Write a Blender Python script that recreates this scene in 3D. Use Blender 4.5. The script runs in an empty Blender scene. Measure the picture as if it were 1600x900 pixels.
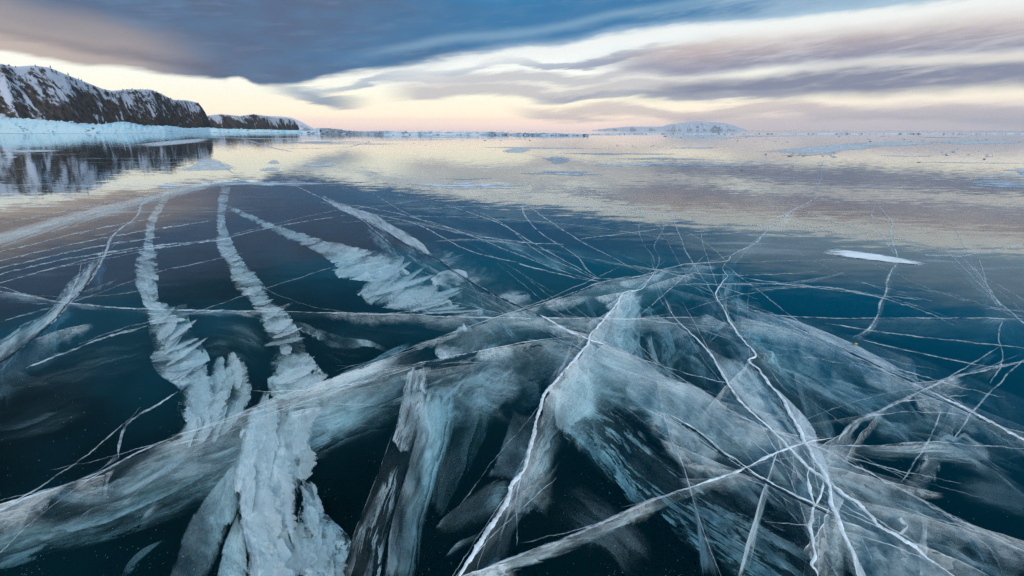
import bpy, math, random
import numpy as np
from mathutils import Vector, noise as mnoise

R = math.radians
sc = bpy.context.scene
random.seed(7)

# ------------------------------------------------------------------ camera
CAM_H = 1.2                       # eye height above the ice, metres
F = 711.0                         # focal length in pixels of the 1600 px wide picture
PITCH = math.atan((450 - 204) / F)
cam_d = bpy.data.cameras.new('camera')
cam_d.sensor_width = 36.0
cam_d.lens = 36.0 * F / 1600.0
cam_d.clip_start = 0.02
cam_d.clip_end = 90000.0
cam = bpy.data.objects.new('camera', cam_d)
sc.collection.objects.link(cam)
cam.location = (0, 0, CAM_H)
cam.rotation_euler = (math.pi / 2 - PITCH, 0, 0)
sc.camera = cam

# ------------------------------------------------------------------ colour management
vs = sc.view_settings
vs.view_transform = 'Standard'
vs.look = 'None'
vs.exposure = 1.0
vs.gamma = 1.0
vs.use_curve_mapping = False

# ------------------------------------------------------------------ sun (soft, filtered by cloud, from behind the camera)
SUN_EL, SUN_AZ = R(38), R(160)     # azimuth clockwise from +Y (straight ahead)
sun_d = bpy.data.lights.new('sun', 'SUN')
sun_d.energy = 1.5
sun_d.angle = R(30)
sun_d.color = (1.0, 0.96, 0.92)
sun = bpy.data.objects.new('sun', sun_d)
sc.collection.objects.link(sun)
sdir = Vector((math.sin(SUN_AZ) * math.cos(SUN_EL), math.cos(SUN_AZ) * math.cos(SUN_EL), math.sin(SUN_EL)))
sun.rotation_euler = sdir.to_track_quat('Z', 'Y').to_euler()

# ------------------------------------------------------------------ render settings
sc.render.engine = 'CYCLES'
cy = sc.cycles
cy.use_denoising = True
cy.denoising_prefilter = 'NONE'
cy.denoising_input_passes = 'RGB_ALBEDO_NORMAL'
cy.transparent_max_bounces = 40
cy.max_bounces = 6
cy.diffuse_bounces = 1
cy.glossy_bounces = 2
cy.use_adaptive_sampling = True
cy.adaptive_threshold = 0.02
cy.adaptive_min_samples = 16
cy.volume_bounces = 0
cy.caustics_reflective = False
cy.caustics_refractive = False
cy.sample_clamp_indirect = 6.0


def ray(px, py):
    """world direction through a point of the 1600 x 900 picture"""
    x, y = (px - 800.0) / F, (450.0 - py) / F
    c, s = math.cos(PITCH), math.sin(PITCH)
    return Vector((x, c + y * s, y * c - s)).normalized()


def azel(px, py):
    d = ray(px, py)
    return math.atan2(d.x, d.y), math.asin(d.z)


def on_ice(px, py, depth=0.0):
    d = ray(px, py)
    t = (CAM_H + depth) / max(-d.z, 1e-5)
    return Vector((d.x * t, d.y * t, -depth))


# ------------------------------------------------------------------ node helper
class NT:
    def __init__(self, tree):
        self.t = tree
        self.n = tree.nodes
        self.l = tree.links

    def put(self, sock, v):
        if isinstance(v, bpy.types.NodeSocket):
            self.l.new(v, sock)
        elif isinstance(v, (tuple, list)) and len(v) == 3 and len(sock.default_value) == 4:
            sock.default_value = (*v, 1.0)
        else:
            sock.default_value = v

    def m(self, op, a, b=0.0, c=0.0, clamp=False):
        n = self.n.new('ShaderNodeMath')
        n.operation = op
        n.use_clamp = clamp
        for s, v in zip(n.inputs, (a, b, c)):
            self.put(s, v)
        return n.outputs[0]

    def add(self, a, b): return self.m('ADD', a, b)
    def sub(self, a, b): return self.m('SUBTRACT', a, b)
    def mul(self, a, b): return self.m('MULTIPLY', a, b)

    def mix(self, f, a, b, blend='MIX'):
        n = self.n.new('ShaderNodeMix')
        n.data_type = 'RGBA'
        n.blend_type = blend
        n.clamp_factor = True
        self.put(n.inputs['Factor'], f)
        self.put(n.inputs['A'], a) if False else self.put(n.inputs[6], a)
        self.put(n.inputs[7], b)
        return n.outputs[2]

    def sm(self, v, lo, hi, a=0.0, b=1.0):
        """smoothstep"""
        n = self.n.new('ShaderNodeMapRange')
        n.interpolation_type = 'SMOOTHSTEP'
        for k, x in zip(range(5), (v, lo, hi, a, b)):
            self.put(n.inputs[k], x)
        return n.outputs[0]

    def lin(self, v, lo, hi, a=0.0, b=1.0):
        n = self.n.new('ShaderNodeMapRange')
        for k, x in zip(range(5), (v, lo, hi, a, b)):
            self.put(n.inputs[k], x)
        return n.outputs[0]

    def xyz(self, x, y, z=0.0):
        n = self.n.new('ShaderNodeCombineXYZ')
        for s, v in zip(n.inputs, (x, y, z)):
            self.put(s, v)
        return n.outputs[0]

    def sep(self, v):
        n = self.n.new('ShaderNodeSeparateXYZ')
        self.l.new(v, n.inputs[0])
        return n.outputs

    def noise(self, vec, scale, detail=4.0, rough=0.55, dist=0.0, dim='3D', ntype='FBM'):
        n = self.n.new('ShaderNodeTexNoise')
        n.noise_dimensions = dim
        n.noise_type = ntype
        self.put(n.inputs['Vector'], vec)
        n.inputs['Scale'].default_value = scale
        n.inputs['Detail'].default_value = detail
        n.inputs['Roughness'].default_value = rough
        n.inputs['Distortion'].default_value = dist
        return n.outputs[0]

    def mapping(self, vec, loc=(0, 0, 0), rot=(0, 0, 0), scale=(1, 1, 1)):
        n = self.n.new('ShaderNodeMapping')
        self.put(n.inputs[0], vec)
        n.inputs[1].default_value = loc
        n.inputs[2].default_value = rot
        n.inputs[3].default_value = scale
        return n.outputs[0]

    def fcurve(self, v, pts):
        n = self.n.new('ShaderNodeFloatCurve')
        self.put(n.inputs['Value'], v)
        c = n.mapping.curves[0]
        pts = sorted(pts)
        c.points[0].location = pts[0]
        c.points[1].location = pts[-1]
        for p in pts[1:-1]:
            c.points.new(*p)
        n.mapping.update()
        return n.outputs[0]

    def ramp(self, v, stops):
        n = self.n.new('ShaderNodeValToRGB')
        self.put(n.inputs[0], v)
        e = n.color_ramp.elements
        e[0].position, e[0].color = stops[0][0], (*stops[0][1], 1)
        e[1].position, e[1].color = stops[-1][0], (*stops[-1][1], 1)
        for p, c in stops[1:-1]:
            x = e.new(p)
            x.color = (*c, 1)
        return n.outputs[0]

    def new(self, kind, **kw):
        n = self.n.new(kind)
        for k, v in kw.items():
            self.put(n.inputs[k], v)
        return n


def srgb(r, g, b):
    f = lambda c: (c / 255 / 12.92) if c <= 10 else ((c / 255 + 0.055) / 1.055) ** 2.4
    return (f(r), f(g), f(b))


# ------------------------------------------------------------------ world: dusk sky with long banks of cloud
def build_world():
    w = bpy.data.worlds.new('World')
    sc.world = w
    w.use_nodes = True
    t = NT(w.node_tree)
    t.n.clear()
    out = t.n.new('ShaderNodeOutputWorld')
    bg = t.n.new('ShaderNodeBackground')
    t.l.new(bg.outputs[0], out.inputs[0])
    d = t.n.new('ShaderNodeTexCoord').outputs['Generated']
    x, y, z = t.sep(d)
    az = t.m('ARCTAN2', x, y)
    el = t.m('ARCSINE', z)
    A = R(75)
    E = R(40)
    a01 = t.lin(az, -A, A)
    # soft streaks that follow the cloud banks
    st = t.xyz(t.mul(az, 2.2), t.mul(el, 16.0), 0.3)
    n_big = t.noise(st, 1.3, 3, 0.55)
    n_fine = t.noise(t.xyz(t.mul(az, 7.5), t.mul(t.sub(el, t.mul(az, 0.10)), 62.0), 1.7), 1.5, 5, 0.64)
    n_lump = t.noise(t.xyz(t.mul(az, 9.0), t.mul(el, 26.0), 4.0), 1.5, 2, 0.5)
    warp = t.add(t.mul(t.sub(n_big, 0.5), R(2.2)), t.mul(t.sub(n_lump, 0.5), R(1.3)))
    elw = t.add(el, warp)

    def curve(pix, end=None):
        pts = [azel(*p) for p in pix]
        pts = [((a + A) / (2 * A), e / E) for a, e in pts]
        if end is None:
            end = 0.5 * (pts[0][1] + pts[-1][1])
        pts = [(0.0, end)] + pts + [(1.0, end)]
        return t.mul(t.fcurve(a01, pts), E)

    def band(elv, top, bot, st_, sb_):
        """1 between the two edges, soft by st_ / sb_ (degrees)"""
        up = 1.0 if top is None else t.sm(t.sub(top, elv), -R(st_), R(st_))
        dn = 1.0 if bot is None else t.sm(t.sub(elv, bot), -R(sb_), R(sb_))
        return t.mul(up, dn)

    # --- clear sky: Nishita behind, tinted by the dusk glow near the horizon
    sky = t.n.new('ShaderNodeTexSky')
    sky.sky_type = 'NISHITA'
    sky.sun_disc = False
    sky.sun_elevation = SUN_EL
    sky.sun_rotation = SUN_AZ
    nish = t.mix(1.0, sky.outputs[0], (0.05, 0.05, 0.05), 'MULTIPLY')
    glow = t.ramp(t.lin(el, 0.0, R(20)), [
        (0.0, srgb(222, 200, 198)), (0.04, srgb(246, 218, 202)), (0.09, srgb(255, 236, 208)), (0.17, srgb(255, 247, 222)),
        (0.36, srgb(246, 249, 243)), (0.55, srgb(190, 214, 228)), (0.75, srgb(95, 142, 182)), (1.0, srgb(80, 122, 160))])
    clear = t.mix(0.88, nish, glow)
    # right-hand side is greyer near the horizon
    clear = t.mix(t.mul(t.sm(az, R(8), R(45)), t.mul(t.sm(el, R(6), R(0.5)), 0.4)), clear, srgb(206, 198, 202))
    col = clear

    col = t.mix(1.0, col, (1.28, 1.28, 1.28), 'MULTIPLY')
    col = t.mix(t.sm(el, R(3.5), R(0.3)), col, t.mix(1.0, col, (1.34, 1.30, 1.28), 'MULTIPLY'))
    # --- long grey wisps over the middle, drawn out and wavy
    wav = t.mul(t.m('SINE', t.add(t.mul(az, 26.0), t.mul(n_big, 9.0))), R(0.28))
    ewv = t.add(t.add(el, wav), t.mul(t.sub(n_fine, 0.5), R(1.5)))

    def wisp(line, thick, colr, al, a0, a1, soft=0.5):
        nonlocal col
        c = curve(line)
        dd = t.m('ABSOLUTE', t.sub(ewv, c))
        k = t.sm(dd, R(thick), R(thick * (1 - soft) * 0.5))
        k = t.mul(k, t.mul(t.sm(az, azel(a0, 100)[0] - R(3), azel(a0, 100)[0] + R(3)), t.sm(az, azel(a1, 100)[0] + R(3), azel(a1, 100)[0] - R(3))))
        col = t.mix(t.mul(k, al), col, colr)

    wisp([(560, 176), (700, 172), (880, 178), (960, 174), (1050, 180), (1200, 172), (1400, 178), (1600, 184)], 1.0, srgb(206, 192, 194), 0.7, 820, 1700)
    wisp([(600, 150), (720, 138), (800, 142), (880, 147), (960, 137), (1060, 130), (1200, 126)], 1.1, srgb(196, 192, 198), 0.8, 620, 1150)
    wisp([(600, 128), (700, 120), (800, 122), (900, 124), (1000, 112), (1120, 104)], 0.9, srgb(186, 186, 196), 0.75, 600, 1150)
    wisp([(560, 132), (600, 124), (660, 114), (720, 108), (770, 97), (800, 97), (840, 105), (900, 99), (960, 90), (1060, 74), (1160, 60)], 0.55, srgb(150, 164, 188), 0.85, 560, 1150, 0.3)
    wisp([(800, 156), (960, 151), (1060, 148), (1150, 151), (1300, 150)], 0.6, srgb(160, 166, 186), 0.75, 860, 1250)
    wisp([(380, 138), (440, 144), (480, 150), (520, 156), (580, 158), (640, 152)], 0.8, srgb(132, 150, 176), 0.85, 440, 545, 0.3)
    wisp([(380, 126), (430, 140), (470, 141), (540, 136), (600, 128)], 0.5, srgb(120, 150, 182), 0.6, 440, 640, 0.3)
    # --- low lavender veil on the right above the horizon
    b = band(elw, curve([(1000, 190), (1200, 176), (1400, 168), (1600, 164)]), None, 0.8, 1)
    col = t.mix(t.mul(b, t.sm(az, R(8), R(26), 0.0, 0.6)), col, srgb(190, 184, 194))
    # --- second right bank
    b = band(t.add(el, t.mul(t.sub(n_lump, 0.5), R(0.9))), curve([(900, 148), (1066, 131), (1180, 120), (1300, 104), (1450, 98), (1600, 92)]),
             curve([(900, 156), (1066, 153), (1200, 150), (1400, 145), (1600, 131)]), 0.55, 0.75)
    b = t.mul(b, t.sm(az, R(9), R(21)))
    col = t.mix(t.mul(b, t.sm(n_fine, 0.2, 0.55, 0.65, 1.0)), col, t.mix(n_big, srgb(150, 152, 172), srgb(132, 138, 160)))
    # --- first right bank, pink grey on top and blue grey below
    top = curve([(820, 104), (950, 84), (1100, 58), (1250, 37), (1400, 16), (1600, -8)])
    bot = curve([(820, 110), (950, 108), (1066, 117), (1200, 106), (1400, 92), (1600, 82)])
    ew = t.add(el, t.mul(t.sub(n_lump, 0.5), R(0.8)))
    b = t.mul(band(ew, top, bot, 0.9, 0.6), t.sm(az, R(2), R(20)))
    cc = t.mix(t.sm(t.sub(ew, bot), 0.0, R(3.2)), srgb(148, 150, 172), srgb(206, 190, 186))
    col = t.mix(t.mul(b, t.sm(n_fine, 0.25, 0.6, 0.7, 1.0)), col, cc)
    b = band(t.add(el, t.mul(t.sub(n_lump, 0.5), R(0.5))), curve([(1290, 100), (1450, 92), (1600, 84)]), curve([(1290, 103), (1450, 96), (1600, 91)]), 0.3, 0.3)
    col = t.mix(t.mul(b, t.sm(az, R(30), R(38), 0.0, 0.7)), col, srgb(228, 214, 208))

    # --- the great blue-grey bank that fills the upper left
    e1 = curve([(0, 80), (100, 97), (200, 108), (300, 121), (352, 125), (372, 119), (400, 131), (440, 132), (500, 122), (560, 112),
                (620, 106), (700, 94), (760, 82), (820, 74), (880, 70), (950, 55), (1020, 44), (1100, 36), (1180, 32), (1300, 20), (1450, 4), (1600, -14)])
    ew = t.add(el, t.add(t.mul(t.sub(n_lump, 0.5), R(0.8)), t.mul(t.sub(n_fine, 0.5), R(0.9))))
    rel = t.sub(ew, e1)
    soft = t.sm(az, R(-24), R(2), R(0.3), R(1.1))
    mask = t.sm(rel, t.mul(soft, -1.0), soft)
    # its own colour: lavender underside on the left, blue on the right, light streaks
    blue = t.mix(t.sm(t.add(az, t.mul(t.sub(n_big, 0.5), 0.5)), R(-26), R(2)), srgb(92, 110, 140), srgb(62, 124, 172))
    blue = t.mix(t.sm(n_lump, 0.35, 0.75, 0.0, 0.35), blue, srgb(92, 136, 176))
    blue = t.mix(t.sm(n_fine, 0.48, 0.72, 0.0, 0.32), blue, srgb(128, 152, 180))
    under = t.mix(t.sm(az, R(-50), R(-25)), srgb(206, 190, 180), srgb(150, 144, 152))
    ub = t.sm(t.add(rel, t.mul(t.sub(n_big, 0.5), R(1.2))), R(5.0), R(1.6))
    cl = t.mix(t.mul(ub, t.sm(az, R(-29), R(-38))), blue, under)
    dk = band(ew, curve([(0, 44), (100, 62), (200, 78), (300, 96), (360, 110)]), curve([(0, 54), (100, 73), (200, 92), (300, 108), (360, 122)]), 0.55, 0.45)
    cl = t.mix(t.mul(dk, t.mul(t.sm(az, R(-24), R(-32)), 0.55)), cl, srgb(100, 102, 120))
    pk = band(ew, curve([(0, 8), (100, 26), (200, 52), (300, 75), (420, 96)]), curve([(0, 44), (100, 60), (200, 78), (300, 96), (420, 112)]), 2.0, 1.0)
    cl = t.mix(t.mul(pk, t.sm(az, R(-22), R(-44), 0.0, 0.75)), cl, srgb(140, 138, 148))
    s1 = band(t.add(el, t.mul(t.sub(n_lump, 0.5), R(0.5))), curve([(480, 92), (560, 82), (640, 68), (700, 56), (800, 48), (880, 36), (960, 18), (1060, 4), (1150, -10)]),
              curve([(480, 96), (560, 92), (640, 78), (700, 66), (800, 58), (880, 46), (960, 28), (1060, 14), (1150, 0)]), 0.55, 0.6)
    cl = t.mix(t.mul(s1, t.sm(az, R(-22), R(-8), 0.0, 0.62)), cl, srgb(158, 192, 214))
    # right of the bank the same sheet thins to pale blue
    cl = t.mix(t.sm(t.add(az, t.mul(t.sub(n_fine, 0.5), 0.5)), R(14), R(34)), cl, srgb(156, 186, 210))
    col = t.mix(mask, col, cl)
    # bright rim of the gap under the bank
    rim = t.mul(t.sm(rel, R(-2.6), R(-0.5)), t.sm(rel, R(0.3), R(-0.35)))
    col = t.mix(t.mul(rim, t.sm(az, R(-26), R(2), 0.2, 0.9)), col, srgb(250, 253, 250))

    # --- the sheet goes on overhead and behind
    ov = t.noise(t.mapping(d, scale=(1.5, 1.5, 3.0)), 1.6, 3, 0.55)
    over = t.mix(t.sm(ov, 0.36, 0.66), t.mix(t.sm(az, R(-35), R(0)), srgb(54, 74, 94), srgb(6, 138, 192)), srgb(56, 148, 192))
    col = t.mix(t.sm(elw, R(12.5), R(16.5)), col, over)
    # below the horizon: nothing but far ice
    col = t.mix(t.sm(el, R(0.0), R(-0.6)), col, srgb(200, 185, 186))
    t.l.new(col, bg.inputs[0])
    bg.inputs[1].default_value = 0.5


build_world()
sc.world.cycles.sampling_method = 'MANUAL'
sc.world.cycles.sample_map_resolution = 512


# ------------------------------------------------------------------ materials
def material(name):
    m = bpy.data.materials.new(name)
    m.use_nodes = True
    t = NT(m.node_tree)
    t.n.clear()
    return m, t, t.n.new('ShaderNodeOutputMaterial')


RIP1, RIP2 = 0.042, 0.022
SCATTER = True
SHELL = 0.62


def mat_ice():
    m, t, out = material('clear lake ice')
    geo = t.n.new('ShaderNodeNewGeometry')
    pos = geo.outputs['Position']
    # wind-scoured ripples, long across the view, over a broad swell
    p1 = t.mapping(pos, rot=(0, 0, R(14)), scale=(1.0, 2.4, 1.0))
    p2 = t.mapping(pos, rot=(0, 0, R(16)), scale=(1.0, 6.0, 1.0))
    r1 = t.noise(p1, 2.6, 3, 0.7)
    r2 = t.noise(p2, 0.7, 3, 0.65)
    # the ripples as a tilt of the surface, across their crests
    tilt = t.add(t.mul(t.sub(r1, 0.5), RIP1), t.mul(t.sub(r2, 0.5), RIP2))
    nv = t.n.new('ShaderNodeVectorMath')
    nv.operation = 'NORMALIZE'
    t.l.new(t.xyz(t.mul(tilt, 0.2), tilt, 1.0), nv.inputs[0])
    nrm = nv.outputs[0]
    dot = t.n.new('ShaderNodeVectorMath')
    dot.operation = 'DOT_PRODUCT'
    t.l.new(geo.outputs['Incoming'], dot.inputs[0])
    t.l.new(nrm, dot.inputs[1])
    c = t.m('ABSOLUTE', dot.outputs['Value'])
    fr = t.m('POWER', t.sub(1.0, t.m('MINIMUM', c, 1.0)), 4.7)
    fr = t.add(0.018, t.mul(fr, 0.96))
    gl = t.new('ShaderNodeBsdfGlossy', Color=(0.95, 0.99, 1.0), Roughness=0.03)
    t.l.new(nrm, gl.inputs['Normal'])
    tr = t.new('ShaderNodeBsdfTransparent', Color=(1, 1, 1))
    mx = t.n.new('ShaderNodeMixShader')
    t.l.new(fr, mx.inputs[0])
    t.l.new(tr.outputs[0], mx.inputs[1])
    t.l.new(gl.outputs[0], mx.inputs[2])
    # a breath of hoar frost and blown snow dust lies on the ice, thin and streaky
    dn = t.noise(t.mapping(pos, rot=(0, 0, R(12)), scale=(1.0, 4.0, 1.0)), 0.09, 4, 0.65)
    dust = t.add(t.mul(t.sm(dn, 0.54, 0.66), t.sm(r2, 0.48, 0.60)), t.sm(dn, 0.64, 0.70, 0.0, 0.7))
    df = t.new('ShaderNodeBsdfDiffuse', Color=(0.80, 0.84, 0.90))
    mx2 = t.n.new('ShaderNodeMixShader')
    t.l.new(t.mul(dust, 0.32), mx2.inputs[0])
    t.l.new(mx.outputs[0], mx2.inputs[1])
    t.l.new(df.outputs[0], mx2.inputs[2])
    t.l.new(mx2.outputs[0], out.inputs['Surface'])
    ab = t.new('ShaderNodeVolumeAbsorption', Color=(0.12, 0.64, 0.76), Density=1.4)
    # a few bubbles scatter light in the ice itself
    scv = t.new('ShaderNodeVolumeScatter', Color=(0.02, 0.74, 0.70), Density=0.03)
    ads = t.n.new('ShaderNodeAddShader')
    t.l.new(ab.outputs[0], ads.inputs[0])
    t.l.new(scv.outputs[0], ads.inputs[1])
    t.l.new(ads.outputs[0] if SCATTER else ab.outputs[0], out.inputs['Volume'])
    return m


def mat_deep():
    m, t, out = material('black depth of the lake')
    t.l.new(t.new('ShaderNodeBsdfDiffuse', Color=(0.0, 0.0, 0.0)).outputs[0], out.inputs[0])
    return m


def mat_plain(name, col, rough=0.8, var=0.15, scale=3.0, bump=0.0):
    m, t, out = material(name)
    pos = t.n.new('ShaderNodeNewGeometry').outputs['Position']
    n = t.noise(pos, scale, 5, 0.6)
    a = tuple(c * (1 - var) for c in col)
    b = tuple(min(1, c * (1 + var)) for c in col)
    bs = t.new('ShaderNodeBsdfPrincipled', Roughness=rough)
    t.l.new(t.mix(t.sm(n, 0.3, 0.7), a, b), bs.inputs['Base Color'])
    if bump:
        bn = t.n.new('ShaderNodeBump')
        bn.inputs['Strength'].default_value = 1.0
        bn.inputs['Distance'].default_value = bump
        t.l.new(n, bn.inputs['Height'])
        t.l.new(bn.outputs[0], bs.inputs['Normal'])
    t.l.new(bs.outputs[0], out.inputs[0])
    return m


_frost = {}


def mat_frost(dens=0.6, along=1.0, across=1.0, scale=4.0, holes=0.3, top=0.05, bot=0.5, ends=0.08, rag=0.35, tint=(0.90, 0.94, 0.96),
              bump=0.003, veil=0.25, seed=0.0, amax=0.97, detail=0.25, lines=0.0, flake=0.0, rim=0.3):
    """white fracture surface in the ice: milky, partly clear, with black flakes and fine lines"""
    key = (dens, along, across, scale, holes, top, bot, ends, rag, tint, bump, veil, seed, amax, detail, lines, flake, rim)
    if key in _frost:
        return _frost[key]
    m, t, out = material('frosted fracture')
    uvn = t.n.new('ShaderNodeUVMap')
    uvn.uv_map = 'metres'
    nn = t.n.new('ShaderNodeUVMap')
    nn.uv_map = 'unit'
    u, v, _ = t.sep(uvn.outputs[0])
    un, vn, _ = t.sep(nn.outputs[0])
    ua, va = t.mul(u, along), t.mul(v, across)
    P = t.xyz(ua, va, seed)
    big = t.noise(P, scale * 0.6, 4, 0.6, 0.4)
    streak = t.noise(t.xyz(t.mul(ua, 0.6), t.mul(va, 1.8), seed + 3.0), scale * 2.0, 5, 0.72)
    iso = t.noise(t.xyz(u, v, seed + 9.0), scale * 1.0, 3, 0.55)
    fine = t.noise(t.xyz(t.mul(ua, 0.6), t.mul(va, 1.5), seed + 5.0), scale * 13.0, 3, 0.72)
    low = t.noise(t.xyz(t.mul(ua, 1.3), va, seed + 21.0), scale * 0.42, 2, 0.5)
    wp = t.xyz(t.add(t.mul(ua, 0.6), t.mul(t.sub(iso, 0.5), 0.35)), t.add(t.mul(va, 1.3), t.mul(t.sub(big, 0.5), 0.35)), seed)
    vo = t.n.new('ShaderNodeTexVoronoi')
    vo.voronoi_dimensions = '3D'
    vo.inputs['Scale'].default_value = scale * (1.3 + flake * 1.5)
    t.l.new(wp, vo.inputs['Vector'])
    cell = t.sep(vo.outputs['Color'])[0]
    vdist = vo.outputs['Distance']
    val = t.add(t.mul(low, 0.6), t.mul(big, 0.4))
    thr = 0.5 + (0.70 - dens) * 0.42
    cloud = t.sm(val, thr - 0.09, thr + 0.09)
    # thin shells one behind the other: each is bright at its broken rim and clears inwards
    sm1 = t.noise(t.xyz(t.mul(ua, 0.75), t.mul(va, 1.15), seed + 31.0), scale * 0.8, 2.0, 0.45)
    grit = t.sm(t.noise(t.xyz(t.mul(ua, 0.7), va, seed + 41.0), 150.0, 2, 0.7), 0.36, 0.62)
    sh1 = t.m('FRACT', t.add(t.mul(sm1, 6.0 + 3 * flake), t.add(t.mul(fine, 0.25), t.mul(grit, 0.07))))
    sh2 = t.m('FRACT', t.add(t.mul(big, 5.0), t.mul(cell, 0.5 * flake + 0.1)))
    shell = t.add(t.mul(t.m('POWER', sh1, 1.6), 0.62), t.mul(t.m('POWER', sh2, 2.0), 0.38))
    det = t.sm(t.add(t.mul(streak, 0.5), t.mul(fine, 0.5)), 0.36, 0.60)
    tex = t.add(t.add(t.mul(shell, 0.55), t.mul(det, 0.25)), t.mul(grit, 0.28))
    dk = min(0.95, detail + 0.30)
    a = t.mul(cloud, t.add(1.0 - dk, t.mul(tex, dk * 1.5)))
    cv = 0.10 + 0.3 * flake
    a = t.mul(a, t.add(1.0 - cv, t.mul(cell, cv)))
    # black, clear flakes where the two faces still touch
    hol = t.noise(t.xyz(t.mul(ua, 0.6), t.mul(va, 1.7), seed + 12.0), scale * 1.1, 5, 0.75, 0.6)
    hole = t.sm(hol, 0.60 - holes * 0.2, 0.64 - holes * 0.2)
    a = t.mul(a, t.sub(1.0, t.mul(hole, min(1.0, holes * 1.8))))
    a = t.m('MAXIMUM', a, t.mul(t.mul(t.sm(val, 0.32, 0.62), t.add(0.35, t.mul(tex, 0.8))), veil))
    a = t.m('MAXIMUM', a, t.sm(vn, 0.035, 0.0, 0.0, rim))
    r0 = t.add(t.mul(sh1, 0.45 - 0.3 * flake), t.add(t.mul(fine, 0.55), t.mul(cell, 0.75 * flake)))
    rg = t.mul(t.sub(r0, 0.5 + 0.15 * flake), rag)
    ft = t.sm(t.add(vn, t.mul(rg, 0.35 + 0.6 * flake)), 0.0, max(top, 1e-3))
    fb = t.sm(t.add(t.sub(1.0, vn), rg), 0.0, max(bot, 1e-3))
    fe = t.mul(t.sm(t.add(un, t.mul(rg, 0.2)), 0.0, max(ends, 1e-3)), t.sm(t.add(t.sub(1.0, un), t.mul(rg, 0.2)), 0.0, max(ends, 1e-3)))
    a = t.m('MINIMUM', t.mul(t.mul(a, fe), t.mul(ft, fb)), amax)
    dark = tuple(c * k for c, k in zip(tint, (0.66, 0.74, 0.78)))
    col = t.mix(t.add(t.mul(tex, 0.8), t.mul(cell, 0.2)), dark, tint)
    df = t.new('ShaderNodeBsdfDiffuse', Roughness=0.5)
    tl = t.n.new('ShaderNodeBsdfTranslucent')
    t.l.new(col, df.inputs['Color'])
    t.l.new(col, tl.inputs['Color'])
    if bump:
        g = t.n.new('ShaderNodeNewGeometry')
        vadd = t.n.new('ShaderNodeVectorMath')
        vadd.operation = 'ADD'
        t.l.new(g.outputs['Normal'], vadd.inputs[0])
        k = min(4.0, bump * 260)
        t.l.new(t.xyz(t.mul(t.sub(streak, 0.5), k * 1.3), t.mul(t.sub(fine, 0.5), k), t.mul(t.sub(iso, 0.5), k)), vadd.inputs[1])
        vnn = t.n.new('ShaderNodeVectorMath')
        vnn.operation = 'NORMALIZE'
        t.l.new(vadd.outputs[0], vnn.inputs[0])
        t.l.new(vnn.outputs[0], df.inputs['Normal'])
    mx = t.n.new('ShaderNodeMixShader')
    mx.inputs[0].default_value = 0.35
    t.l.new(df.outputs[0], mx.inputs[1])
    t.l.new(tl.outputs[0], mx.inputs[2])
    tr = t.new('ShaderNodeBsdfTransparent', Color=(1, 1, 1))
    m2 = t.n.new('ShaderNodeMixShader')
    t.l.new(a, m2.inputs[0])
    t.l.new(tr.outputs[0], m2.inputs[1])
    t.l.new(mx.outputs[0], m2.inputs[2])
    t.l.new(m2.outputs[0], out.inputs[0])
    _frost[key] = m
    return m


_veil = {}


def mat_veil(dens, seed, stretch=2.5):
    """a thin, clear-to-milky splinter face"""
    key = (dens, seed, stretch)
    if key in _veil:
        return _veil[key]
    m, t, out = material('clear splinter face')
    uvn = t.n.new('ShaderNodeUVMap')
    uvn.uv_map = 'metres'
    nn = t.n.new('ShaderNodeUVMap')
    nn.uv_map = 'unit'
    u, v, _ = t.sep(uvn.outputs[0])
    un, vn, _ = t.sep(nn.outputs[0])
    n = t.noise(t.xyz(u, t.mul(v, stretch), seed), 9.0, 4, 0.62)
    rg = t.mul(t.sub(n, 0.5), 0.9)
    fb = t.sm(t.add(t.sub(1.0, vn), rg), 0.20, 0.75)
    sh = t.m('FRACT', t.mul(n, 6.0))
    fe = t.mul(t.sm(t.add(un, t.mul(rg, 0.3)), 0.0, 0.16), t.sm(t.add(t.sub(1.0, un), t.mul(rg, 0.3)), 0.0, 0.16))
    rim = t.sm(vn, 0.03, 0.0, 0.0, 0.35)
    a = t.mul(t.mul(t.add(t.mul(t.add(0.25, t.mul(sh, 0.75)), dens * 0.75), rim), fb), fe)
    df = t.new('ShaderNodeBsdfDiffuse', Color=(0.88, 0.93, 0.96))
    tr = t.new('ShaderNodeBsdfTransparent', Color=(1, 1, 1))
    mx = t.n.new('ShaderNodeMixShader')
    t.l.new(a, mx.inputs[0])
    t.l.new(tr.outputs[0], mx.inputs[1])
    t.l.new(df.outputs[0], mx.inputs[2])
    t.l.new(mx.outputs[0], out.inputs[0])
    _veil[key] = m
    return m


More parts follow.
